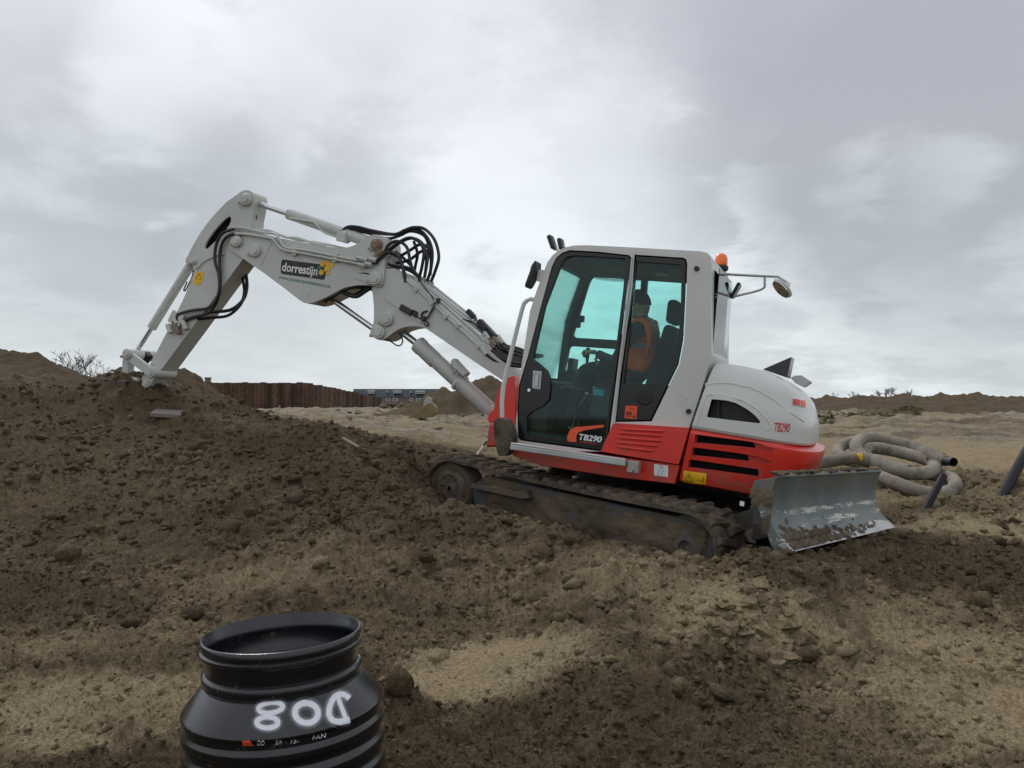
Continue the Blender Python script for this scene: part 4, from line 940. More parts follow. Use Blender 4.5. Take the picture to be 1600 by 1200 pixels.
for z, sz in (((1185,602),(.10,.06,.05)),((1260,672),(.16,.09,.06)),((1295,705),(.12,.09,.05))):
    c = A(*Z2(*z), .0); MB().box(c, sz, Matrix.Rotation(R(-38), 3, 'Y')).build('valve', 'hose', EX, bevel=.01)
for pts in (((1140,632),(1180,642),(1215,665),(1240,690),(1260,715)), ((1250,690),(1300,712),(1330,745),(1380,800),(1440,850)), ((1190,612),(1215,625),(1205,640))):
    hose(Z2, pts, .03, .008)
for z in ((1250,735),(1275,752),(1300,770),(1290,790),(1320,745),(1270,720)):
    c = A(*Z2(*z), .08); MB().cyl(c + Vector((.025, 0, .025)), c + Vector((-.03, 0, -.03)), .020, 8).build('hose_fitting', 'pipe' if z[0] % 20 else 'copper', EX)
for k in range(4): hose(Z2, ((1300 + k * 12, 800 - k * 14), (1350 + k * 8, 845 - k * 12), (1420, 870 - k * 16), (1500, 880 - k * 18)), .10 - k * .05, .018)
# mud-spattered connector on the side of the lower boom
c = A(*Z2(828, 580), .15); MB().box(c, (.15, .03, .06), Matrix.Rotation(R(-22), 3, 'Y')).build('connector', 'hose', EX, bevel=.01)
hose(Z2, ((850,592),(875,610),(895,622),(930,635),(950,655),(945,668),(925,655)), .15, .007); hose(Z2, ((860,580),(885,590),(880,605)), .15, .006)
hose(Z2, ((975,570),(960,600),(940,625),(915,620),(918,595),(945,585)), .15, .009); hose(Z2, ((975,568),(985,550),(965,500),(900,420)), .15, .006)
for z in ((880,605),(925,628),(1005,530)):
    c = A(*Z2(*z), .15); MB().box(c, (.04, .03, .05)).build('connector', 'hose', EX, bevel=.005)
# boom lettering
lg = rounded(Y1([Z1(*p) for p in ((884,395),(1108,424),(1096,497),(879,466))], .152), .03, 4)
plq = MB().plate(lg, .151, .1535).build('logo_plate', 'blackprint', uboom, smooth=0)
a = A(*Z1(884, 456), .1537); b = A(*Z1(1058, 480), .1537)
dx = (b - a).normalized(); up_ = Vector((-dx.z, 0, dx.x)) if dx.x < 0 else Vector((dx.z, 0, -dx.x)); up_ = Vector((0, 0, 1)) - dx * dx.z; up_.normalize()
hgt = (A(*Z1(892, 410), .1537) - A(*Z1(886, 466), .1537)).length
text_mesh('dorrestijn', a - up_ * hgt * .18, dx, up_, (b - a).length, hgt * 1.02, 'white', 'logo_lettering', uboom, bold=.022, th=.001)
a = A(*Z1(868, 495), .1515); b = A(*Z1(1125, 541), .1515); dx = (b - a).normalized(); up_ = Vector((0, 0, 1)) - dx * dx.z; up_.normalize()
text_mesh('WWW.DORRESTIJNVEENENDAAL.NL', a, dx, up_, (b - a).length, .036, 'teal', 'web_address', uboom, bold=.012)
for (zx, zy, rr_2, m_) in ((1085,418,13,'yellow'),(1112,412,15,'yellow'),(1130,425,12,'yellow'),(1108,442,16,'yellow'),(1080,460,13,'yellow'),(1070,438,10,'green'),(1112,462,11,'yellow')):
    c = A(*Z1(zx, zy), .154); rr3 = rr_2 * .0024
    MB().plate([(c.x + rr3 * math.cos(k * math.pi / 3 + .3), c.z + rr3 * math.sin(k * math.pi / 3 + .3)) for k in range(6)], .1538, .1548 if m_ == 'yellow' else .1552).build('logo_hexagon', m_, uboom, smooth=0)
wk = MB().plate(rounded(PA(Z1, ((468,452),(500,460),(496,500),(478,526),(446,516),(450,490)), .117), .008, 2), .1165, .118).build('warning_sticker', 'yellow', dip, smooth=0)
for p, q in (((462,490),(478,464)),((478,464),(486,494)),((486,494),(462,490)),((466,508),(478,514))): MB().beam(A(*Z1(*p), .119), A(*Z1(*q), .119), .001, .006, up=Vector((0, 1, 0))).build('sticker_mark', 'blackprint', wk)

# --- undercarriage, in its own frame
from mathutils import noise as MN
def mudskin(fn, na_, nb_, dens, amp, parent, seed, mtx=T, fq=9):
    """a crust of mud clinging to a surface: fn(a,b) -> point, normal; only built where it is thick enough"""
    mb = MB(mtx); H_ = {}; V_ = {}
    for i in range(na_ + 1):
        for j in range(nb_ + 1):
            a, b = i / na_, j / nb_; p, n_ = fn(a, b); q = p + Vector((seed * 7.3, 0, 0))
            k = MN.fractal(q * fq, 1.0, 2.0, 5) * .9 + dens(a, b, p) * .6
            h = amp * min(1.2, k) * (.75 + .5 * abs(MN.noise(q * 60))) if k > 0 else -.002
            edge = min(a, 1 - a, b, 1 - b) < 1e-6; H_[i, j] = -.003 if edge else h; V_[i, j] = (p, n_)
    vs = {}
    for i in range(na_):
        for j in range(nb_):
            c = ((i, j), (i + 1, j), (i + 1, j + 1), (i, j + 1))
            if max(H_[x] for x in c) > .0005:
                for x in c:
                    if x not in vs: vs[x] = mb.v(V_[x][0] + V_[x][1] * H_[x])
                mb.face([vs[x] for x in c])
    return mb.build('caked_mud', 'mudlump', parent, smooth=60, kind='stuff')
uc = MB(T); uc.box((0, 0, .33), (1.25, 1.0, .24)); uc.hexa([(-.5, -.9, .22), (.5, -.9, .22), (.5, .9, .22), (-.5, .9, .22), (-.35, -.5, .46), (.35, -.5, .46), (.35, .5, .46), (-.35, .5, .46)])
uc.build('track_frame', 'under', EX, bevel=.01)
RB, CX_, ZC_ = .265, 1.145, .272
def belt(t):
    """point and outward normal on the belt's centreline, t in metres"""
    Ls, La = 2 * CX_, math.pi * RB; Lt = 2 * (Ls + La); t %= Lt
    if t < Ls: return Vector((CX_ - t, 0, ZC_ + RB - .022 * math.sin(math.pi * t / Ls))), Vector((0, 0, 1))
    t -= Ls
    if t < La: a = math.pi / 2 + t / RB; return Vector((-CX_ + RB * math.cos(a), 0, ZC_ + RB * math.sin(a))), Vector((math.cos(a), 0, math.sin(a)))
    t -= La
    if t < Ls: return Vector((-CX_ + t, 0, ZC_ - RB)), Vector((0, 0, -1))
    t -= Ls; a = -math.pi / 2 + t / RB; return Vector((CX_ + RB * math.cos(a), 0, ZC_ + RB * math.sin(a))), Vector((math.cos(a), 0, math.sin(a)))
LT = 2 * (2 * CX_ + math.pi * RB); NL = 44
lug_mesh = None
for side in (1, -1):
    y0, y1 = (.66, 1.10) if side == 1 else (-1.10, -.66)
    mb = MB(T); rs = []
    for i in range(132):
        p, n_ = belt(LT * i / 132); rs.append([(p + n_ * .0 + Vector((0, y0, 0))), (p + n_ * .0 + Vector((0, y1, 0))), (p - n_ * .028 + Vector((0, y1, 0))), (p - n_ * .04 + Vector((0, y1 - .06, 0))), (p - n_ * .04 + Vector((0, y0 + .06, 0))), (p - n_ * .028 + Vector((0, y0, 0)))])
    mb.rings(rs, closed=True); trk = mb.build('track', 'rubber', EX, smooth=50)
    for i in range(NL):
        for row in (0, 1):
            t = LT * (i + .5 * row) / NL; p, n_ = belt(t); tg = (belt(t + .01)[0] - p).normalized()
            if lug_mesh is None:
                o = MB().hexa([(-.036, -.125, -.004), (.036, -.125, -.004), (.036, .125, -.004), (-.036, .125, -.004), (-.022, -.118, .034), (.024, -.118, .034), (.018, .118, .034), (-.026, .118, .034)]).build('track_lug', 'rubber', trk, bevel=.007); lug_mesh = o.data
            else:
                o = bpy.data.objects.new('track_lug', lug_mesh); col.objects.link(o); o.parent = trk
                b_ = o.modifiers.new('bevel', 'BEVEL'); b_.width = .007; b_.segments = 2
            yc = (y0 + y1) / 2 + (.095 if row else -.095) * side
            jit = random.uniform(-.06, .06)
            m3 = Matrix((tg, Vector((0, 1, 0)), n_)).transposed() @ Matrix.Rotation((.13 if row else -.13) + jit, 3, 'Z')
            o.matrix_local = T @ (Matrix.Translation(p + Vector((0, yc, 0)) + n_ * random.uniform(-.003, .003)) @ m3.to_4x4())
    s = side
    yo = s * 1.06; yi = s * .72
    MB(T).lathe([(.02, 0), (.10, -.03), (.12, .0), (.19, -.015), (.222, .0), (.232, -.02), (.228, -.20)], (CX_, yo, ZC_), (0, s, 0), 32).build('idler_wheel', 'wheel', trk)
    MB(T).lathe([(.05, .0), (.12, -.01), (.13, -.04), (.215, -.05), (.225, -.06), (.225, -.22)], (-CX_, yo, ZC_), (0, s, 0), 26).build('sprocket', 'wheel', trk)
    fr_ = [(.86, .38), (.90, .30), (.86, .16), (-.72, .08), (-1.25, .10), (-1.345, .20), (-1.35, .33), (-1.27, .43), (-1.1, .465), (-.72, .46), (.2, .45), (.70, .45)]
    yy = sorted((yo - s * .03, yi)); MB(T).plate(fr_, *yy).build('side_frame', 'under', trk, bevel=.012)
    yy2 = sorted((yo - s * .03, yo + s * .05)); MB(T).plate([(.86, .33), (.86, .36), (.25, .40), (.22, .36), (.30, .34)], *yy2).build('side_ledge', 'under', trk, bevel=.006)
    for k in range(5):
        MB(T).lathe([(.03, .01), (.075, 0), (.078, -.10)], (-.68 + k * .34, yo - s * .04, .085), (0, s, 0), 16).build('track_roller', 'wheel', trk)
    if s == 1:
        mudskin(lambda a, b: (Vector((-1.30 + a * 2.15, yo - .03, .10 + b * .33)), Vector((0, 1, 0))), 130, 26,
                lambda a, b, p: (.5 if b > .45 else -.4 + b * 1.9) + (.35 if a < .42 else 0) - (.6 if a > .93 else 0), .035, trk, 3)
        mudskin(lambda a, b: ((lambda pn: (pn[0] + Vector((0, .67 + b * .42, 0)) + pn[1] * .002, pn[1]))(belt(a * 2.9))), 170, 26, lambda a, b, p: -.10 + .35 * a, .034, trk, 4)
        mudskin(lambda a, b: (Vector((.25 + a * .6, yo - .02 + b * .07, .405 - a * .045)), Vector((0, 0, 1))), 40, 8, lambda a, b, p: .3, .04, trk, 5)
        mudskin(lambda a, b: ((lambda r_, t_: (Vector((CX_ + r_ * math.cos(t_), yo - .012, ZC_ + r_ * math.sin(t_))), Vector((0, 1, 0))))(.06 + .165 * b, a * 2 * math.pi)), 60, 10, lambda a, b, p: .30, .022, trk, 6)
# --- dozer blade at the back
bl_px = [Z7(*p) for p in ((352,270),(400,262),(458,252),(440,300),(428,340),(423,380),(426,430),(440,480),(466,525),(502,562),(540,597),(530,603),(445,590),(428,570),(405,500),(380,430),(352,360),(334,316))]
P_ = xz([B(u, v, 1.12) for u, v in bl_px])
face_px = [Z7(*p) for p in ((458,252),(440,300),(428,340),(423,380),(426,430),(440,480),(466,525),(500,562))]
F_ = spline([Vector((p.x, 0, p.z)) for p in (B(u, v, 1.12) for u, v in face_px)], 4)
Eg = B(*Z7(540, 598), 1.12)
blade = MB(T)
back = [p + Vector((.025, 0, 0)) for p in F_]
for i in range(len(F_) - 1):
    q = (F_[i], F_[i + 1], back[i + 1], back[i])
    vs = [blade.v((p.x, y, p.z)) for y in (-1.10, 1.10) for p in q]
    for f in ((0, 1, 5, 4), (2, 3, 7, 6)): blade.face([vs[k] for k in f])
    if i == 0: blade.face([vs[k] for k in (3, 0, 4, 7)])
bmesh.ops.remove_doubles(blade.bm, verts=blade.bm.verts, dist=.0005)
bl = blade.build('dozer_blade', 'blade', EX, smooth=40)
for yy in ((1.10, 1.125), (-1.125, -1.10)): MB(T).plate(P_, *yy).build('end_plate', 'blade', bl, bevel=.006)
e0 = F_[-1]; MB(T).plate([(e0.x + .012, e0.z + .008), (Eg.x, Eg.z), (Eg.x + .03, Eg.z - .018), (e0.x + .05, e0.z - .02)], -1.12, 1.13).build('cutting_edge', 'edge', bl, bevel=.003)
tp = F_[0]; MB(T).tube([(tp.x + .015, -1.1, tp.z), (tp.x + .015, 1.1, tp.z)], .022, 8).build('top_lip', 'blade', bl)
bd = MB(T)
for yy in (.45, -.45):
    bd.plate([(-.45, .22), (-.45, .42), (-1.25, .50), (F_[0].x + .10, .72), (F_[0].x + .06, .46), (-1.25, .26)], yy - .09, yy + .09)
bd.build('blade_arm', 'under', EX, bevel=.01)
MB(T).plate([(F_[0].x + .04, .50), (F_[0].x + .22, .50), (F_[0].x + .22, .66), (F_[0].x + .04, .68)], -.9, .9).build('blade_beam', 'under', EX, bevel=.01)
MB(T).box((-1.55, 1.127, .66), (.03, .004, .03)).build('reflector', 'white', bl)
ml = MB(T)
for k in range(150):
    y = random.uniform(-1.08, 1.12) if k % 3 else random.uniform(.3, 1.12); ml.blob((tp.x + random.uniform(0, .04), y, tp.z + .02), random.uniform(.008, .024), 1, .35, k, (1.2, 1.5, .7))
ml.build('caked_mud', 'mudlump', bl, kind='stuff')
def bface(a, b):
    i = min(len(F_) - 2, int((1 - b) * (len(F_) - 1) * .999)); f = (1 - b) * (len(F_) - 1) - i; p = F_[i].lerp(F_[i + 1], f); t_ = (F_[i + 1] - F_[i]).normalized()
    return Vector((p.x, 1.09 - a * 2.15, p.z)), Vector((t_.z, 0, -t_.x)) if t_.z < 0 else Vector((-t_.z, 0, t_.x))
mudskin(bface, 220, 60, lambda a, b, p: 1.15 - a * 1.7 - b * 5.5, .04, bl, 8, fq=24)
mudskin(lambda a, b: (e0 + Vector((-.0, 1.1 - a * 2.1 - e0.y, 0)) + (Eg - Vector((0, Eg.y, 0)) - Vector((e0.x, 0, e0.z))) * b * .9 + Vector((-.002, 0, .010)), Vector((-.5, 0, .85))), 120, 8, lambda a, b, p: .55 - a * 1.3 - b * .4, .035, bl, 9, fq=26)
mudskin(lambda a, b: (Vector((P_[3][0] + (Eg.x + .2 - P_[3][0]) * 0 - .01 + a * .16, 1.127, .42 + b * .40)), Vector((0, 1, 0))), 20, 40, lambda a, b, p: -.45 + b * .6, .02, bl, 10)

# ------------------------------------------------------------------ the operator, seated in the cab
def skin_body(name, verts, edges, radii, root, m, parent, sub=2):
    me = bpy.data.meshes.new(name); me.from_pydata([Vector(v) for v in verts], edges, []); o = bpy.data.objects.new(name, me); col.objects.link(o)
    o.parent = parent
    sk_ = o.modifiers.new('skin', 'SKIN'); sv = me.skin_vertices[0].data if me.skin_vertices else None
    if sv is None:
        bpy.context.view_layer.update(); sv = me.skin_vertices[0].data
    for i, r_ in enumerate(radii): sv[i].radius = (r_, r_) if not isinstance(r_, tuple) else r_; sv[i].use_root = (i == root)
    sk_.use_smooth_shade = True; ss = o.modifiers.new('sub', 'SUBSURF'); ss.levels = sub; ss.render_levels = sub
    evaluate(o); o.data.materials.clear(); o.data.materials.append(M[m]); o.data.shade_smooth(); return o
OP = empty('person', FA, 'operator in dark jacket and orange reflective vest seated in the excavator cab', 'person')
yc = .53
BV = [(-.10, yc, 1.46), (-.12, yc, 1.58), (-.135, yc, 1.70), (-.11, yc, 1.80), (-.07, yc, 1.87), (-.05, yc, 1.92),            # 0-5 pelvis..neck
      (-.11, yc + .15, 1.815), (-.06, yc + .235, 1.77), (.0, yc + .26, 1.60), (.045, yc + .25, 1.52), (.15, yc + .20, 1.545), (.225, yc + .16, 1.575),  # near arm 6-11
      (-.11, yc - .15, 1.815), (-.06, yc - .235, 1.77), (.0, yc - .26, 1.60), (.045, yc - .25, 1.52), (.15, yc - .22, 1.53), (.22, yc - .20, 1.55),  # far arm 12-17
      (-.06, yc + .10, 1.44), (.14, yc + .13, 1.45), (.33, yc + .14, 1.43), (.37, yc + .13, 1.25), (.42, yc + .12, .98), (.52, yc + .12, .93),  # near leg 18-23
      (-.06, yc - .10, 1.44), (.14, yc - .13, 1.45), (.33, yc - .14, 1.43), (.37, yc - .13, 1.25), (.42, yc - .12, .98), (.52, yc - .12, .93)]
BE = [(0,1),(1,2),(2,3),(3,4),(4,5),(3,6),(6,7),(7,8),(8,9),(9,10),(10,11),(3,12),(12,13),(13,14),(14,15),(15,16),(16,17),(0,18),(18,19),(19,20),(20,21),(21,22),(22,23),(0,24),(24,25),(25,26),(26,27),(27,28),(28,29)]
BR = [.13,.135,.14,.12,.065,.055,.085,.068,.055,.048,.043,.036,.085,.068,.055,.048,.043,.036,.10,.085,.062,.058,.045,.04,.10,.085,.062,.058,.045,.04]
body = skin_body('work_clothes', BV, BE, BR, 0, 'cloth', OP)
# head with face, cap and hair, turned slightly down and towards the joystick
hm = Matrix.Translation((-.025, yc + .0, 2.0)) @ Matrix.Rotation(R(14), 4, 'Y') @ Matrix.Rotation(R(4), 4, 'Z')
hd = MB(hm)
prof_h = []
for i in range(17):
    th = math.pi * i / 16; z_ = .118 * math.cos(th); rr1 = math.sin(th); ringp = []
    for k in range(24):
        ph = 2 * math.pi * k / 24; x_ = .098 * rr1 * math.cos(ph); y_ = .074 * rr1 * math.sin(ph)
        if z_ < 0: x_ = x_ * (1 + .1 * z_ / .118) + (-.01 if math.cos(ph) < 0 else .008) * (-z_ / .118); y_ *= 1 - .25 * (-z_ / .118)
        if math.cos(ph) > .93 and -.045 < z_ < .02: x_ += .018 * (1 - abs(z_ + .02) / .05)          # nose
        ringp.append((x_, y_, z_))
    prof_h.append(ringp)
hd.rings(prof_h[1:-1]); hd.tube([(-.015, 0, -.07), (-.03, 0, -.15)], .052, 12)
head = hd.build('head', 'skin', OP, smooth=80)
for sy in (1, -1):
    MB(hm).blob((-.005, .074 * sy, -.012), .024, 2, 0, 1, (.7, .35, 1.2)).build('ear', 'skin', head)
    MB(hm).blob((.083, .030 * sy, .008), .011, 2, 0, 1).build('eye', 'white', head)
MB(hm).blob((.090, 0, -.056), .018, 2, 0, 1, (.35, 1.1, .3)).build('mouth', 'redprint', head)
cap = MB(hm); rs = []
for i in range(8):
    th = math.pi * .53 * i / 7; z_ = .130 * math.cos(th) + .004; rs.append([(-.008 + .103 * math.sin(th) * math.cos(2 * math.pi * k / 24), .080 * math.sin(th) * math.sin(2 * math.pi * k / 24), z_) for k in range(24)])
rs[0] = [(-.006 + .004 * math.cos(2 * math.pi * k / 24), .004 * math.sin(2 * math.pi * k / 24), .134) for k in range(24)]
cap.rings(rs); cap.build('knitted_cap', 'hair', head, smooth=70)
MB().tube([(-.06, yc, 1.865), (-.045, yc, 1.90)], .082, 16).build('collar', 'cloth', OP, bevel=.02)
# hands: palm and five fingers closed round the lever
def hand(wr, fw, side, name='hand'):
    wr = Vector(wr); fw = Vector(fw).normalized(); sd = fw.cross(zu).normalized() * side; dn = sd.cross(fw) * side
    if dn.z > 0: dn = -dn
    pv = [wr, wr + fw * .045, wr + fw * .085]; pe = [(0, 1), (1, 2)]; pr = [.026, (.036, .02), (.036, .018)]
    h = skin_body(name, pv, pe, pr, 0, 'skin', OP, 1)
    for k in range(4):
        o0 = wr + fw * .085 + sd * (-.03 + .02 * k); l = (.030, .034, .032, .025)[k]
        MB().tube([o0 - fw * .02, o0 + fw * l * .7, o0 + fw * l + dn * l * .7, o0 + fw * l * .5 + dn * l * 1.5], [.010, .0095, .009, .0075], 8).build('finger', 'skin', h)
    o0 = wr + fw * .03 - sd * .03
    MB().tube([o0, o0 - sd * .018 + fw * .03 + dn * .01, o0 - sd * .006 + fw * .055 + dn * .025], [.012, .011, .009], 8).build('thumb', 'skin', h)
hand((.225, yc + .16, 1.58), (1, -.15, .0), 1); hand((.22, yc - .20, 1.555), (1, .1, .0), -1)
MB().tube([(.30, yc + .14, 1.36), (.305, yc + .14, 1.50), (.31, yc + .14, 1.56)], [.013, .012, .020], 8).blob((.31, yc + .14, 1.58), .026, 2, 0, 1, (1, 1, 1.3)).build('left_control_lever', 'black', EX)
# vest: shell lying on the torso, with reflective bands
from mathutils.bvhtree import BVHTree as _B
bb = _B.FromPolygons([v.co.copy() for v in body.data.vertices], [tuple(p.vertices) for p in body.data.polygons])
def vest(dist, keep, name, m, parent):
    mb = MB(); vm = {}
    for p in body.data.polygons:
        if keep(p.center):
            for vi in p.vertices:
                if vi not in vm: v = body.data.vertices[vi]; vm[vi] = mb.v(v.co + v.normal * dist)
            mb.face([vm[i] for i in p.vertices])
    o = mb.build(name, m, parent, smooth=70); return o
vst = vest(.012, lambda c: 1.46 < c.z < 1.90 and abs(c.y - yc) < .20 and c.x < .06 and (abs(c.y - yc) > .06 or c.z < 1.86), 'safety_vest', 'hivis', OP)
sm = vst.modifiers.new('s', 'SOLIDIFY'); sm.thickness = .006
for zb_ in (): vest(.020, lambda c: abs(c.z - zb_) < .022 and c.x < .06 and abs(c.y - yc) < .19, 'reflective_band', 'reflect', vst)
vest(.020, lambda c: c.z > 1.66 and abs(abs(c.y - yc) - .115) < .022 and c.z < 1.88, 'reflective_band', 'reflect', vst)
# orange vest edge round the near armhole, as the sleeve leaves it
MB().tube([(-.02, yc + .19, 1.60), (.0, yc + .205, 1.70), (-.03, yc + .21, 1.80), (-.09, yc + .195, 1.86), (-.16, yc + .19, 1.82), (-.19, yc + .185, 1.72), (-.18, yc + .18, 1.60)], .018, 8, smooth=5).build('armhole_binding', 'hivis', vst)

# ------------------------------------------------------------------ black manhole shaft in the foreground
mc_ = W(441, 986, 2.60)
MF = Matrix.Translation(mc_) @ Matrix.Rotation(R(2.3), 4, Vector((0, -1, 0)))
M['hdpe'] = mat('black_polyethylene', (.006, .0075, .009), .17, spec=.5, coat=.4, bump=.12, bscale=220, dirt=.26, dirt_scale=22, var=.3, mud=(.07, .062, .05))
MH = empty('manhole_shaft', MF, 'black ribbed plastic manhole shaft with D08 sprayed in white, standing in the foreground', 'manhole shaft')
nk = [(.196,-.9),(.196,-.62),(.21,-.60),(.21,-.55),(.20,-.53),(.20,-.44),(.214,-.42),(.214,-.36),(.205,-.34),(.205,-.26),(.218,-.24),(.218,-.16),(.211,-.14),(.211,-.115),(.2225,-.10),(.2225,-.05),(.2225,-.030),(.229,-.022),(.2315,-.006),(.2345,0),(.239,-.001),(.241,-.004),(.2415,-.017),(.237,-.021),(.237,-.029),(.244,-.034),(.2445,-.041),(.235,-.049),(.2335,-.058),(.2335,-.070),(.231,-.074),(.231,-.090),(.228,-.098),(.229,-.106),(.2385,-.110),(.241,-.116),(.241,-.136),(.2395,-.142),(.234,-.148),(.236,-.154)]
nk = [(r_, z_ if z_ > -.05 or z_ < -.16 or r_ < .225 else -.05 + (z_ + .05) * .87) for r_, z_ in nk]
bd_ = [(.230,-.134),(.243,-.140),(.298,-.207),(.3025,-.2125),(.3035,-.218),(.3005,-.224),(.294,-.228),(.2935,-.246)]
zq = -.250
while zq > -.95:
    bd_ += [(.2935, zq), (.3025, zq - .008), (.3035, zq - .014), (.3035, zq - .026), (.3025, zq - .032), (.2935, zq - .040)]; zq -= .062
mneck = MB().lathe(nk, (0, 0, 0), (0, 0, 1), 96).build('neck', 'hdpe', MH, smooth=50)
mbody = MB().lathe(bd_, (0, 0, 0), (0, 0, 1), 96).build('ribbed_body', 'hdpe', MH, smooth=50)
for o in (mneck, mbody):
    if o.data.polygons[0].normal.length == 0: pass
bpy.context.view_layer.update()
mb_t = bvh(mbody); MFi = MF.inverted()
def Z8(x, y): return (240 + x / 4, 920 + y / 4)
def MHp(px, off=.0012):
    o = MFi @ CAM; d = MFi.to_3x3() @ pix_dir(*px); h = mb_t.ray_cast(o, d)
    n_ = h[1] if h[1].dot(d) < 0 else -h[1]
    return h[0] + n_ * off
def ribbon(pts, wd, name, m, off=.0012, closed=False, parent=None, n=7, jag=.0, seed=1):
    rnd = random.Random(seed); P_3 = [Vector((p[0], p[1], 0)) for p in pts]
    if closed: P_3 = P_3 + [P_3[0]]
    S = spline(P_3, n); mb = MB(); L_, R_ = [], []; N = len(S)
    for i, p in enumerate(S):
        if closed: t = (S[(i + 1) % (N - 1)] - S[(i - 1) % (N - 1)])
        else: t = S[min(i + 1, N - 1)] - S[max(i - 1, 0)]
        t = t.normalized(); q = Vector((-t.y, t.x, 0)); w_ = wd / 2 * (1 + rnd.uniform(-jag, jag))
        L_.append(mb.v(MHp(Z8(*(p + q * w_)[:2]), off))); R_.append(mb.v(MHp(Z8(*(p - q * w_)[:2]), off)))
    C_ = [mb.v(MHp(Z8(*p[:2]), off + .0002)) for p in S]
    for i in range(N - 1):
        mb.face((L_[i], L_[i + 1], C_[i + 1], C_[i])); mb.face((C_[i], C_[i + 1], R_[i + 1], R_[i]))
    return mb.build(name, m, parent or mbody, recalc=False)
def spraymat(name, lo, hi):
    m, gg, b, out = newmat(name); co = gg.n('ShaderNodeTexCoord').outputs['Object']
    b.inputs['Base Color'].default_value = (.85, .89, .94, 1); b.inputs['Roughness'].default_value = .6
    t = gg.n('ShaderNodeBsdfTransparent'); mx = gg.n('ShaderNodeMixShader'); gg.l(gg.ramp(gg.noise(co, 420, 3, .7), .3, .7, lo, hi), mx.inputs[0])
    gg.l(t.outputs[0], mx.inputs[1]); gg.l(b.outputs[0], mx.inputs[2]); gg.l(mx.outputs[0], out.inputs[0]); return m
M['spray'] = spraymat('white_spray_paint', .82, 1.0); M['overspray'] = spraymat('spray_edge', .18, .52); M['overspray2'] = spraymat('spray_mist', .0, .20)
def ell(cx0, cy0, rx, ry, rot=0, n=12): return [(cx0 + rx * math.cos(t) * math.cos(rot) - ry * math.sin(t) * math.sin(rot), cy0 + rx * math.cos(t) * math.sin(rot) + ry * math.sin(t) * math.cos(rot)) for t in [2 * math.pi * k / n for k in range(n)]]
glyphs = [(ell(732, 745, 76, 32, -.12), True, 27), (ell(712, 837, 66, 34, .0), True, 29), (ell(955, 778, 72, 62, .15), True, 34),
          ([(1222,688),(1190,664),(1150,664),(1118,695),(1098,745),(1096,790),(1118,822),(1160,832),(1225,818)], False, 32), ([(1150,672),(1162,715),(1178,755),(1198,812)], False, 26)]
for i, (pts, cl2, wd) in enumerate(glyphs):
    ribbon(pts, wd * 2.3, 'spray_mist', 'overspray2', .0008 + i * .00005, cl2, seed=i); ribbon(pts, wd * 1.45, 'spray_edge', 'overspray', .0013 + i * .00005, cl2, seed=i); ribbon(pts, wd, 'sprayed_lettering', 'spray', .0018 + i * .00006, cl2, jag=.08, seed=i)
# scuffed glossy highlight edge, handwritten note and red tag under the shoulder
def pxquad(c4, name, m, off=.0015, n=5):
    mb = MB(); vs = {}
    for i in range(n + 1):
        for j in range(n + 1):
            a, b = i / n, j / n; p = (Vector(c4[0]) * (1 - a) + Vector(c4[1]) * a) * (1 - b) + (Vector(c4[3]) * (1 - a) + Vector(c4[2]) * a) * b
            vs[i, j] = mb.v(MHp(Z8(p.x, p.y), off))
    for i in range(n):
        for j in range(n): mb.face((vs[i, j], vs[i + 1, j], vs[i + 1, j + 1], vs[i, j + 1]))
    return mb.build(name, m, mbody, recalc=False)
pxquad(((556, 950), (600, 946), (628, 980), (557, 979)), 'red_tag', 'orangered')
def pxtext(body_, x0, y0, x1, y1, h, name='handwriting', m='white'):
    return text_mesh(body_, Vector((x0, y0, 0)), Vector((x1 - x0, y1 - y0, 0)), Vector((0, -1, 0)), x1 - x0, h, m, name, mbody, shear=.15, proj=lambda p: MHp(Z8(p.x, p.y), .0015))
for (t, x0, y0, x1, y1, h) in (('DO', 648, 978, 694, 978, 30), ('2A', 760, 972, 804, 970, 26), ('15-', 856, 968, 908, 962, 26), ('FAN', 992, 944, 1078, 928, 28)): pxtext(t, x0, y0, x1, y1, h)

# ------------------------------------------------------------------ coil of wrapped drainage pipe
M['coco'] = mat('coconut_wrapped_pipe', (.24, .215, .175), .95, dirt=.5, dirt_scale=7, bump=1.0, bscale=90, var=.25, mud=(.12, .098, .07))
def CW(x, y, d): u, v = ZC(x, y); return W(u, v, d)
co = W(1400, 740, 9.2); CO = empty('drainage_pipe_coil', Vector((co.x, co.y, .7)), 'loose coil of fuzzy beige wrapped drainage pipe lying on the sand behind the blade', 'drainage pipe')
def rel(P_): return [Vector(p) - Vector((co.x, co.y, .7)) for p in P_]
def turn(pts, r_=.071, name='pipe_turn'):
    S = spline(rel([CW(*p) for p in pts]), 10); rnd = random.Random(len(pts)); rr5 = [r_ * (1 + .05 * MN.noise(Vector((i_ * .31, len(pts), 0))) + rnd.uniform(-.03, .03)) for i_, _ in enumerate(S)]
    return MB().tube(S, rr5, 16).build(name, 'coco', CO, smooth=60)
turn(((1060,578,9.25),(1010,560,9.4),(930,522,9.8),(830,487,10.0),(720,458,10.15),(610,440,10.2),(535,445,10.1),(495,480,9.8),(505,525,9.5),(560,578,9.2),(650,622,9.0),(750,655,8.9),(860,674,8.8),(950,668,8.85),(1010,640,9.1),(1000,600,9.4),(930,572,9.6),(830,545,9.75),(720,520,9.85),(620,505,9.9),(560,520,9.85),(560,560,9.75),(620,590,9.6),(720,625,9.4),(840,655,9.2)))
turn(((540,560,9.45),(590,640,9.15),(660,695,8.9),(760,738,8.65),(880,782,8.45),(990,806,8.35),(1090,800,8.4),(1145,762,8.6),(1135,718,8.9),(1070,690,9.15),(960,662,9.4)))
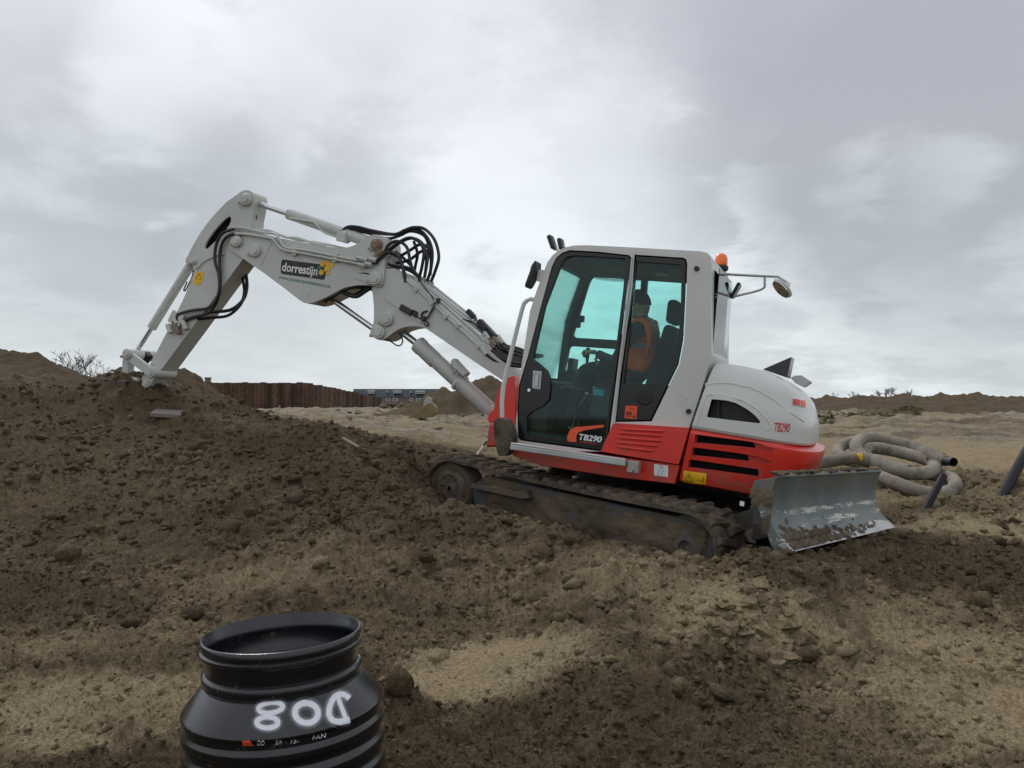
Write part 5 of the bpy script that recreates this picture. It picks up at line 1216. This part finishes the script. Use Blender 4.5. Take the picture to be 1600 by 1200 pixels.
turn(((225,604,9.3),(330,590,9.3),(430,575,9.2),(510,572,9.1),(590,600,9.15),(660,650,9.2)))
turn(((600,470,10.35),(520,462,10.5),(440,472,10.5),(385,500,10.3),(380,545,10.0),(430,580,9.8),(520,600,9.6)))
c_ = rel([CW(1000, 560, 9.38), CW(1045, 578, 9.25), CW(1085, 592, 9.15)]); MB().tube(c_, [.085, .10, .06], 14, smooth=3).build('frayed_wrap', 'coco', CO)
c_ = rel([CW(1070, 588, 9.18), CW(1138, 598, 9.0)]); MB().tube(c_, .048, 16, cap=False).build('pipe_end', 'hose', CO)
c_ = rel([CW(505, 545, 9.0), CW(530, 560, 8.98), CW(520, 592, 8.97)]); tpz = MB(); vs = [tpz.v(rel([CW(*p)])[0]) for p in ((498,540,9.02),(536,535,9.0),(538,582,9.0),(520,596,9.02),(512,570,9.0))]; tpz.face(vs); yt = tpz.build('yellow_tape', 'yellow', CO, recalc=False); so = yt.modifiers.new('s', 'SOLIDIFY'); so.thickness = .004

M['stub'] = mat('matt_black_pipe', (.014, .015, .017), .6, spec=.25, dirt=.2, dirt_scale=12)
def pipe_stub(px0, px1, d0, d1, r_, label):
    a, b = W(*px0, d0), W(*px1, d1); base = a
    nrm_ = 0; o = MB().tube([Vector((0, 0, 0)) - (b - a).normalized() * .5, b - a], r_, 20, cap=False).tube([Vector((0, 0, 0)) - (b - a).normalized() * .5, b - a], r_ * .86, 20, cap=False).rings([[(b - a) + q for q in ring_pts(b - a, r_)], [(b - a) + q for q in ring_pts(b - a, r_ * .86)]], cap=False).build('black_pipe', 'stub')
    o.location = base; tag(o, label, 'pipe'); return o
def ring_pts(ax, r_, n=20):
    ax = ax.normalized(); e1 = ax.cross(zu).normalized(); e2 = ax.cross(e1); return [e1 * r_ * math.cos(2 * math.pi * k / n) + e2 * r_ * math.sin(2 * math.pi * k / n) for k in range(n)]
pipe_stub((1438, 812), (1474, 743), 7.5, 7.7, .034, 'thin black pipe stub leaning up out of the sand in front of the pipe coil')
pipe_stub((1578, 752), (1606, 702), 8.2, 8.5, .048, 'thick dark pipe stub at the right edge standing out of the sand bank')

# ------------------------------------------------------------------ far things
M['rust'] = mat('rusty_sheet_steel', (.075, .042, .025), .85, dirt=.45, dirt_scale=.35, var=.35, mud=(.115, .068, .042))
wall0 = W(330, 637, 108); _t = M['rust'].node_tree; _g = NG(_t); _b = [n for n in _t.nodes if n.type == 'BSDF_PRINCIPLED'][0]; _src = _b.inputs['Base Color'].links[0].from_socket; _oi = _g.n('ShaderNodeObjectInfo'); _h = _g.n('ShaderNodeHueSaturation'); _g.l(_src, _h.inputs['Color']); _g.l(_g.ramp(_oi.outputs['Random'], 0, 1, .6, 1.5), _h.inputs['Value']); _g.l(_h.outputs[0], _b.inputs['Base Color'])
SPW = empty('sheet_pile_wall', Vector((wall0.x, wall0.y, gz(wall0.x, wall0.y))), 'long rusty steel sheet pile wall stepping down to the right across the site', 'sheet pile wall')
pts = []
for i in range(18): u = 322 + i * 9.4; pts.append((u, 108 + i * .05, 597.5 + (i % 3) * .4))
u = pts[-1][0]
for i in range(16): u += 7.4 - i * .04; pts.append((u, 109 + i * 2.2, 601 + (i // 1.35) * 2.05))
rnd = random.Random(3)
for i in range(len(pts) - 1):
    (u0, d0, t0), (u1, d1, t1) = pts[i], pts[i + 1]; a, b = W(u0, 630, d0), W(u1, 630, d1); top = W(u0, t0 + rnd.uniform(-.5, .5), d0).z; g0 = gz(a.x, a.y) - .5
    along = (b - a); along.z = 0; L = along.length; along.normalize(); nrm = Vector((along.y, -along.x, 0)); sgn = 1 if i % 2 else -1; dep = .20
    prof_p = [(0, 0), (.22 * L, 0), (.34 * L, dep * sgn), (.72 * L, dep * sgn), (.84 * L, 0), (1.01 * L, 0)]
    mb = MB(); o0 = a - Vector((wall0.x, wall0.y, 0)); zz0 = gz(wall0.x, wall0.y)
    q = [o0 + along * s_ + nrm * d_ for s_, d_ in prof_p] + [o0 + along * s_ + nrm * (d_ - .03) for s_, d_ in reversed(prof_p)]
    mb.rings([[Vector((p.x, p.y, g0 - zz0)) for p in q], [Vector((p.x, p.y, top - zz0)) for p in q]]); mb.build('sheet_pile', 'rust', SPW, smooth=0)
def house_row(u0, u1, v_ridge, v_eave, dist, n, label, name='terraced_houses', dorm=(), wins=(), depth=9):
    a, b = W(u0, 630, dist), W(u1, 630, dist); zr, ze = W(u0, v_ridge, dist).z, W(u0, v_eave, dist).z; g0 = -1.0
    H0 = empty(name, Vector((a.x, a.y, g0)), label, 'houses'); L = b.x - a.x
    MB().box((L / 2, depth / 2, (ze - g0) / 2), (L, depth, ze - g0)).build('wall', 'brick', H0, smooth=0)
    rf = MB().hexa([(-.3, -.4, ze - g0), (L + .3, -.4, ze - g0), (L + .3, depth + .4, ze - g0), (-.3, depth + .4, ze - g0), (-.3, depth * .42, zr - g0), (L + .3, depth * .42, zr - g0), (L + .3, depth * .5, zr - g0), (-.3, depth * .5, zr - g0)]).build('roof', 'slate', H0, smooth=0)
    px = dist / FP
    for (du, w_, dv, h_) in dorm:
        x = (du - u0) * px; zc = W(0, dv, dist).z - g0; o = MB().box((x + w_ * px / 2, 1.2, zc), (w_ * px, 2.8, h_ * px)).build('dormer', 'farwhite', rf, smooth=0)
        k = max(1, int(w_ / 3))
        for j in range(k): MB().box((x + w_ * px * (j + .5) / k, -.22, zc - .05), (w_ * px / k * .72, .06, h_ * px * .5)).build('window', 'farglass', rf, smooth=0)
    for (du, w_, dv, h_) in wins:
        x = (du - u0) * px; zc = W(0, dv, dist).z - g0
        fr5 = MB().box((x + w_ * px / 2, -.03, zc), (w_ * px, .08, h_ * px)).build('window', 'farwhite', H0, smooth=0); MB().box((x + w_ * px / 2, -.09, zc), (w_ * px * .6, .05, h_ * px * .7)).build('pane', 'farglass', fr5, smooth=0)
    for k in range(n):
        MB().box((L * (k + .5) / n, depth * .45, zr - g0 + .5), (.9, .7, 1.4)).build('chimney', 'brick', rf, smooth=0)
    return H0
house_row(551, 696, 607.5, 621, 400, 0, 'dark roofed row of brick terraced houses with white dormers beyond the sheet piles', dorm=((574.5,9.5,612.5,5),(614,12,612.3,4.2),(649,14,612.8,4.6),(603,2.5,612.2,2),(640,3,612.6,2)), wins=((603,6,624.5,4),(614,7,624.5,4.5),(640,5,624.5,4.5),(650,6,624.5,4.5),(584,5,624.5,3)))
house_row(286, 319, 595.5, 603, 380, 0, 'blue grey roofed houses behind the sand heap left of the sheet piles', dorm=((300,7,601,3),), wins=((303,3,608,4),(310,3,608,4)))
tb = W(319.5, 630, 372); tw = empty('chimney_tower', Vector((tb.x, tb.y, -1)), 'small square brick tower standing between the left houses and the sheet piles', 'tower')
MB().box((1.1, 1, 6.8), (2.1, 2, 13.6)).build('shaft', 'brick', tw, smooth=0); MB().box((1.1, 1, 13.9), (2.4, 2.3, .5)).build('cap', 'slate', tw, smooth=0)
hs = W(330, 630, 300); hb_ = empty('low_building', Vector((hs.x, hs.y, -1)), 'low brick building with a white window just above the left end of the sheet piles', 'building')
MB().box((4.5, 3, 4.4), (9, 6, 8.8)).build('wall', 'brick', hb_, smooth=0); MB().box((4.2, -.05, 7.9), (2.2, .1, .9)).build('window', 'farwhite', hb_, smooth=0); MB().box((4.5, 3, 9.0), (9.4, 6.4, .35)).build('roof', 'slate', hb_, smooth=0)

# bare trees and bushes
def bare_tree(name, loc, h, label, cat, seed, levels=5, spread=.5, stems=1, r0_=.05, minr=.006, group=None):
    rnd = random.Random(seed); T_ = empty(name, loc, label, cat, group); tk, cw = MB(), MB()
    def br(p, d, L, r_, lv, mb):
        n = 3; pts_ = [p]
        for k in range(n): d = (d + Vector((rnd.uniform(-.16, .16), rnd.uniform(-.16, .16), rnd.uniform(-.02, .12)))).normalized(); pts_.append(pts_[-1] + d * L / n)
        mb.tube(pts_, [r_, r_ * .55], 4 if lv > 1 else 6)
        if lv >= levels: return
        for k in range(rnd.randint(3, 4) if lv < 3 else 3):
            t = rnd.uniform(.35, 1); i = min(n - 1, int(t * n)); q = pts_[i].lerp(pts_[i + 1], t * n - i)
            ax = Vector((rnd.uniform(-1, 1), rnd.uniform(-1, 1), rnd.uniform(-.1, .6))).normalized(); br(q, (d * (1 - spread) + ax * spread).normalized(), L * rnd.uniform(.5, .72), max(minr, r_ * .5), lv + 1, cw)
    for s_ in range(stems):
        d = Vector((rnd.uniform(-.5, .5), rnd.uniform(-.5, .5), 1)).normalized() if stems > 1 else Vector((0, 0, 1)); br(Vector((rnd.uniform(-.3, .3) * (stems > 1), rnd.uniform(-.3, .3) * (stems > 1), -.2)), d, h * .46, r0_, 0, tk)
    tk.build('trunk', 'bark', T_); cw.build('crown', 'bark', T_)
def at(u, d, dz=0): p = W(u, 630, d); return Vector((p.x, p.y, gz(p.x, p.y) + dz))
p = at(108, 30); bare_tree('bare_bush', p, 3.1 - (p.z - .95), 'bare twiggy bush rising behind the dark heap at far left', 'bush', 5, 4, .55, 7, .03, .008)
p = at(136, 31); bare_tree('bare_bush', p, 2.3 - (p.z - .95), 'lower bare bush trailing down right beside the larger bush', 'bush', 8, 4, .6, 5, .025, .008)
for i, (u, d, h, lb) in enumerate(((1306,150,3.6,'small bare tree above the far ridge nearest the excavator'),(1338,150,3.9,'slim bare tree second from the excavator above the far ridge'),(1368,170,3.6,'low wide bare tree left of the broadest one on the far ridge'),(1384,160,5.0,'broadest and tallest bare tree on the far ridge'),(1400,175,3.7,'low bare tree just right of the broadest one on the far ridge'),(1417,165,4.4,'rightmost bare tree showing above the far ridge'))):
    bare_tree('bare_tree', at(u, d), h, lb, 'tree', 20 + i, 4, .5, 1 if i % 2 == 0 else 3, .09, .022, 'bare trees beyond the far ridge')
# digging bucket left on the site
db = at(660, 30); DB = empty('loose_digging_bucket', db + Vector((0, 0, .05)), 'worn yellow digging bucket lying on the sand near the lift cylinder', 'bucket')
M['wornyellow'] = mat('worn_yellow_paint', (.19, .14, .055), .7, dirt=.45, dirt_scale=2.5, mud=(.12, .09, .06))
pf = [(-.50, .02), (.10, 0), (.40, .06), (.52, .22), (.50, .42), (.36, .56), (.20, .52), (-.05, .30)]
for y0, y1 in ((-.45, -.42), (.42, .45)): MB().plate(pf, y0, y1).build('side_plate', 'wornyellow', DB, bevel=.01)
mb = MB(); inn = inset(pf, .03)
for i in range(6): q = (pf[i], pf[i + 1], inn[i + 1], inn[i]); mb.hexa([(a[0], -.42, a[1]) for a in q] + [(a[0], .42, a[1]) for a in q])
mb.build('bucket_shell', 'wornyellow', DB)
for yy in (-.18, .18): MB().plate([(.05, .42), (.35, .50), (.34, .74), (.20, .80), (.08, .66)], yy - .02, yy + .02).build('ear', 'steel', DB, bevel=.008)
# two short dark pipe ends on the site
for (u, v, d, w_, lb) in ((408, 657, 24, .22, 'left one of two black pipe pieces lying on the pale sand'), (436, 659, 24, .32, 'right one of two black pipe pieces lying on the pale sand, light lid on top')):
    p = at(u, d, .12); o = MB().tube([Vector((-w_, 0, 0)), Vector((w_, .1, 0))], .13, 18, cap=False).tube([Vector((-w_, 0, 0)), Vector((w_, .1, 0))], .11, 18).build('black_pipe', 'hdpe'); o.location = p; tag(o, lb, 'pipe')
    if u > 420: l_ = MB().box((0, .02, .15), (.42, .3, .05)).build('lid', 'concrete', o, bevel=.01)
# concrete slab by the bucket, wooden lath, survey pole, marker stakes
p = W(262, 634, 8.95); p.z = gz(p.x, p.y) + .005; o = MB().box((0, 0, 0), (.30, .30, .05), Matrix.Rotation(R(4), 3, 'Y')).build('concrete_slab', 'concrete', bevel=.012); o.location = p; o.rotation_euler = (R(8), 0, R(12)); tag(o, 'broken grey concrete slab sticking out of the dirt right of the bucket', 'slab')
p = W(548, 727, 7.35); p.z = gz(p.x, p.y) + .035; o = MB().box((0, 0, 0), (.19, .03, .014)).build('wooden_lath', 'wood', bevel=.002); o.location = p; o.rotation_euler = (0, R(24), R(-25)); tag(o, 'short broken wooden lath lying on the berm left of the tracks', 'lath')
def pole(px0, px1, d0, d1, r_, bands, name, label, cat):
    a, b = W(*px0, d0), W(*px1, d1); o = empty(name, a, label, cat); v = b - a; k = len(bands)
    for i, m_ in enumerate(bands): MB().tube([v * (i / k), v * ((i + 1) / k)], r_, 10).build('pole_section', m_, o)
    return o
pole((744, 712), (772, 674), 9.2, 9.3, .011, ('white', 'white', 'blackprint', 'white', 'white'), 'survey_pole', 'thin white survey pole with a black band leaning behind the cab front', 'pole')
p = at(379, 58); SP_ = empty('marker_stake', p, 'white and orange marker stake in front of the left sheet piles', 'stake')
MB().box((0, 0, .25), (.16, .10, .62), Matrix.Rotation(R(14), 3, 'Y'), .7).build('stake', 'white', SP_, bevel=.02); MB().box((.04, -.06, .42), (.18, .02, .16)).build('flag', 'orangered', SP_)
p = at(437, 62); o = MB().box((0, 0, .25), (.07, .07, .55)).build('marker_stake', 'wood'); o.location = p; tag(o, 'short wooden stake at the foot of the sheet pile wall', 'stake')
# larger single lumps
def rock(px, d, r_, label, m='soil', sq=(1, 1, .75), seed=1, name='dirt_lump'):
    p = W(*px, d); p.z = gz(p.x, p.y) + r_ * .35; mb = MB().blob((0, 0, 0), r_, 3, 0, seed, sq); 
    for v in mb.bm.verts: n_ = MN.noise(v.co * 9 / (r_ * 12) + Vector((seed * 3, 0, 0))); n2 = MN.noise(v.co * 3.2 / r_ + Vector((seed, 5, 0))); v.co *= 1 + .35 * n_ + .16 * n2
    o = mb.build(name, m); o.location = p; tag(o, label, 'lump of dirt'); return o
rock((300, 960), 4.45, .055, 'round dark dirt lump on the slope left of the manhole shaft', seed=2)
rock((205, 978), 4.35, .042, 'pale dirt lump further left on the slope, beside the rounder dark one', seed=3, sq=(1.3, 1, .6))
rock((978, 1101), 3.45, .035, 'small brown lump alone on the smooth sand in the lower foreground', seed=4)
rock((1262, 1040), 3.95, .05, 'dark lump at the foot of the cracked clay heap', seed=5)
rock((625, 1072), 3.35, .06, 'dark dirt lump lying right behind the manhole shaft', seed=6, sq=(1.0, .8, .95))
rock((665, 868), 5.2, .045, 'brown lump on the berm slope below the tracks', seed=7)

# cracked clay heap and pale slabs pushed up below the blade
def chunks(name, spots, seed, label, dryv=.75):
    rnd = random.Random(seed); mb = MB(); 
    for (u, v, d, su, sv_, n, lo, hi) in spots:
        for k in range(n):
            c = W(u + rnd.gauss(0, su), v, d + rnd.gauss(0, sv_)); c.z = gz(c.x, c.y); r_ = lo * (hi / lo) ** (rnd.random() ** 1.6)
            t = bmesh.new(); m3 = Matrix.Rotation(rnd.uniform(0, 6), 3, 'Z') @ Matrix.Rotation(rnd.uniform(-.6, .6), 3, 'X')
            vv = [t.verts.new(m3 @ Vector((rnd.gauss(0, 1), rnd.gauss(0, .8), rnd.gauss(0, .42))).normalized() * 1.0 * r_ * rnd.uniform(.75, 1.1)) for _ in range(13)]
            for q in vv: q.co = m3 @ Vector((q.co.x, q.co.y, q.co.z * .85))
            r2 = bmesh.ops.convex_hull(t, input=vv); mp = {}
            for f in t.faces:
                for q in f.verts:
                    if q not in mp: mp[q] = mb.v(c + q.co + Vector((0, 0, -r_ * .12)))
                mb.face([mp[q] for q in f.verts])
            t.free()
    o = mb.build(name, 'soil', smooth=25, bevel=.003); at_ = o.data.attributes.new('dry', 'FLOAT', 'POINT'); nv = len(o.data.vertices); at_.data.foreach_set('value', np.full(nv, dryv, np.float32)); tag(o, label, kind='stuff'); return o
chunks('clay_chunks', [(1190, 960, 4.22, 42, .10, 60, .014, .075), (1120, 975, 4.2, 30, .12, 30, .012, .045), (1255, 990, 4.08, 28, .08, 30, .012, .05), (1225, 1010, 4.0, 24, .05, 12, .04, .085), (1180, 940, 4.32, 26, .05, 12, .03, .08)], 5, 'pale cracked clay chunks broken off the heap in front of the blade', .5)
chunks('clay_chips', [(1285, 885, 4.85, 26, .07, 16, .02, .07), (1345, 880, 5.2, 20, .1, 8, .015, .04), (1560, 850, 6.4, 50, .3, 26, .03, .09), (1560, 790, 7.8, 45, .4, 26, .03, .12), (1310, 800, 8.2, 60, .5, 20, .03, .09), (420, 690, 8.0, 120, .5, 40, .02, .06), (190, 660, 8.8, 90, .4, 40, .02, .07)], 6, 'angular soil chips scattered over the dug ground', .3)
# moss and low weeds on the far part of the site
M['weeds'] = mat('low_green_weeds', (.115, .105, .038), .95, var=.35)
rs = np.random.RandomState(11); gv, gf = [], []
for k in range(5200):
    u = rs.uniform(1262, 1440) if k % 3 else rs.uniform(1262, 1380); d = rs.uniform(36, 62) if k % 3 else rs.uniform(24, 30); x = (u - 800) / FP * d; y = d
    if perlin(np.array([x / 5.]), np.array([y / 5.]), 77)[0] < .06 + .25 * rs.rand(): continue
    gv.append((x, y)); 
ga = np.array(gv); gzv = height(ga[:, 0], ga[:, 1]); V_l, F_l = [], []
for (x, y), z in zip(gv, gzv):
    h = rs.uniform(.03, .10); w_ = rs.uniform(.08, .25); a = rs.uniform(0, 3.14); b0 = len(V_l); dx_, dy_ = math.cos(a) * w_, math.sin(a) * w_
    V_l += [(x - dx_, y - dy_, z - .02), (x + dx_, y + dy_, z - .02), (x + dx_ * .5, y + dy_ * .5, z + h), (x - dx_ * .4, y - dy_ * .4, z + h * .8), (x - dy_ * .6, y + dx_ * .6, z - .02), (x + dy_ * .6, y - dx_ * .6, z - .02), (x, y, z + h * 1.1)]
    F_l += [(b0, b0 + 1, b0 + 2, b0 + 3), (b0 + 4, b0 + 5, b0 + 6)]
me = bpy.data.meshes.new('weeds'); me.from_pydata(V_l, [], F_l); me.materials.append(M['weeds']); o = bpy.data.objects.new('weeds', me); col.objects.link(o); tag(o, 'low green and yellow weeds on the level ground before the far ridge', kind='stuff')
# rubble of dark spoil at the far end of the sheet piles
rnd = random.Random(9); mb = MB()
for k in range(90):
    u = rnd.uniform(598, 650); d = rnd.uniform(92, 104); p = at(u, d); mb.blob(p + Vector((0, 0, .1 + .35 * rnd.random() * (1 - abs(u - 620) / 32))), rnd.uniform(.12, .42), 1, .4, k, (1.2, 1, .9))
o = mb.build('spoil_rubble', 'mudlump', kind='stuff', label='dark rubble and spoil heaped at the far end of the sheet piles')
mb = MB()
for k in range(120):
    d = rnd.uniform(16, 70); u = rnd.uniform(400, 760); p = at(u, d); mb.blob(p, rnd.uniform(.04, .13) * (d / 30) ** .5, 1, .4, k, (1.4, 1, .6))
o = mb.build('scattered_stones', 'mudlump', kind='stuff', label='small dark lumps dotted over the pale sandy site')
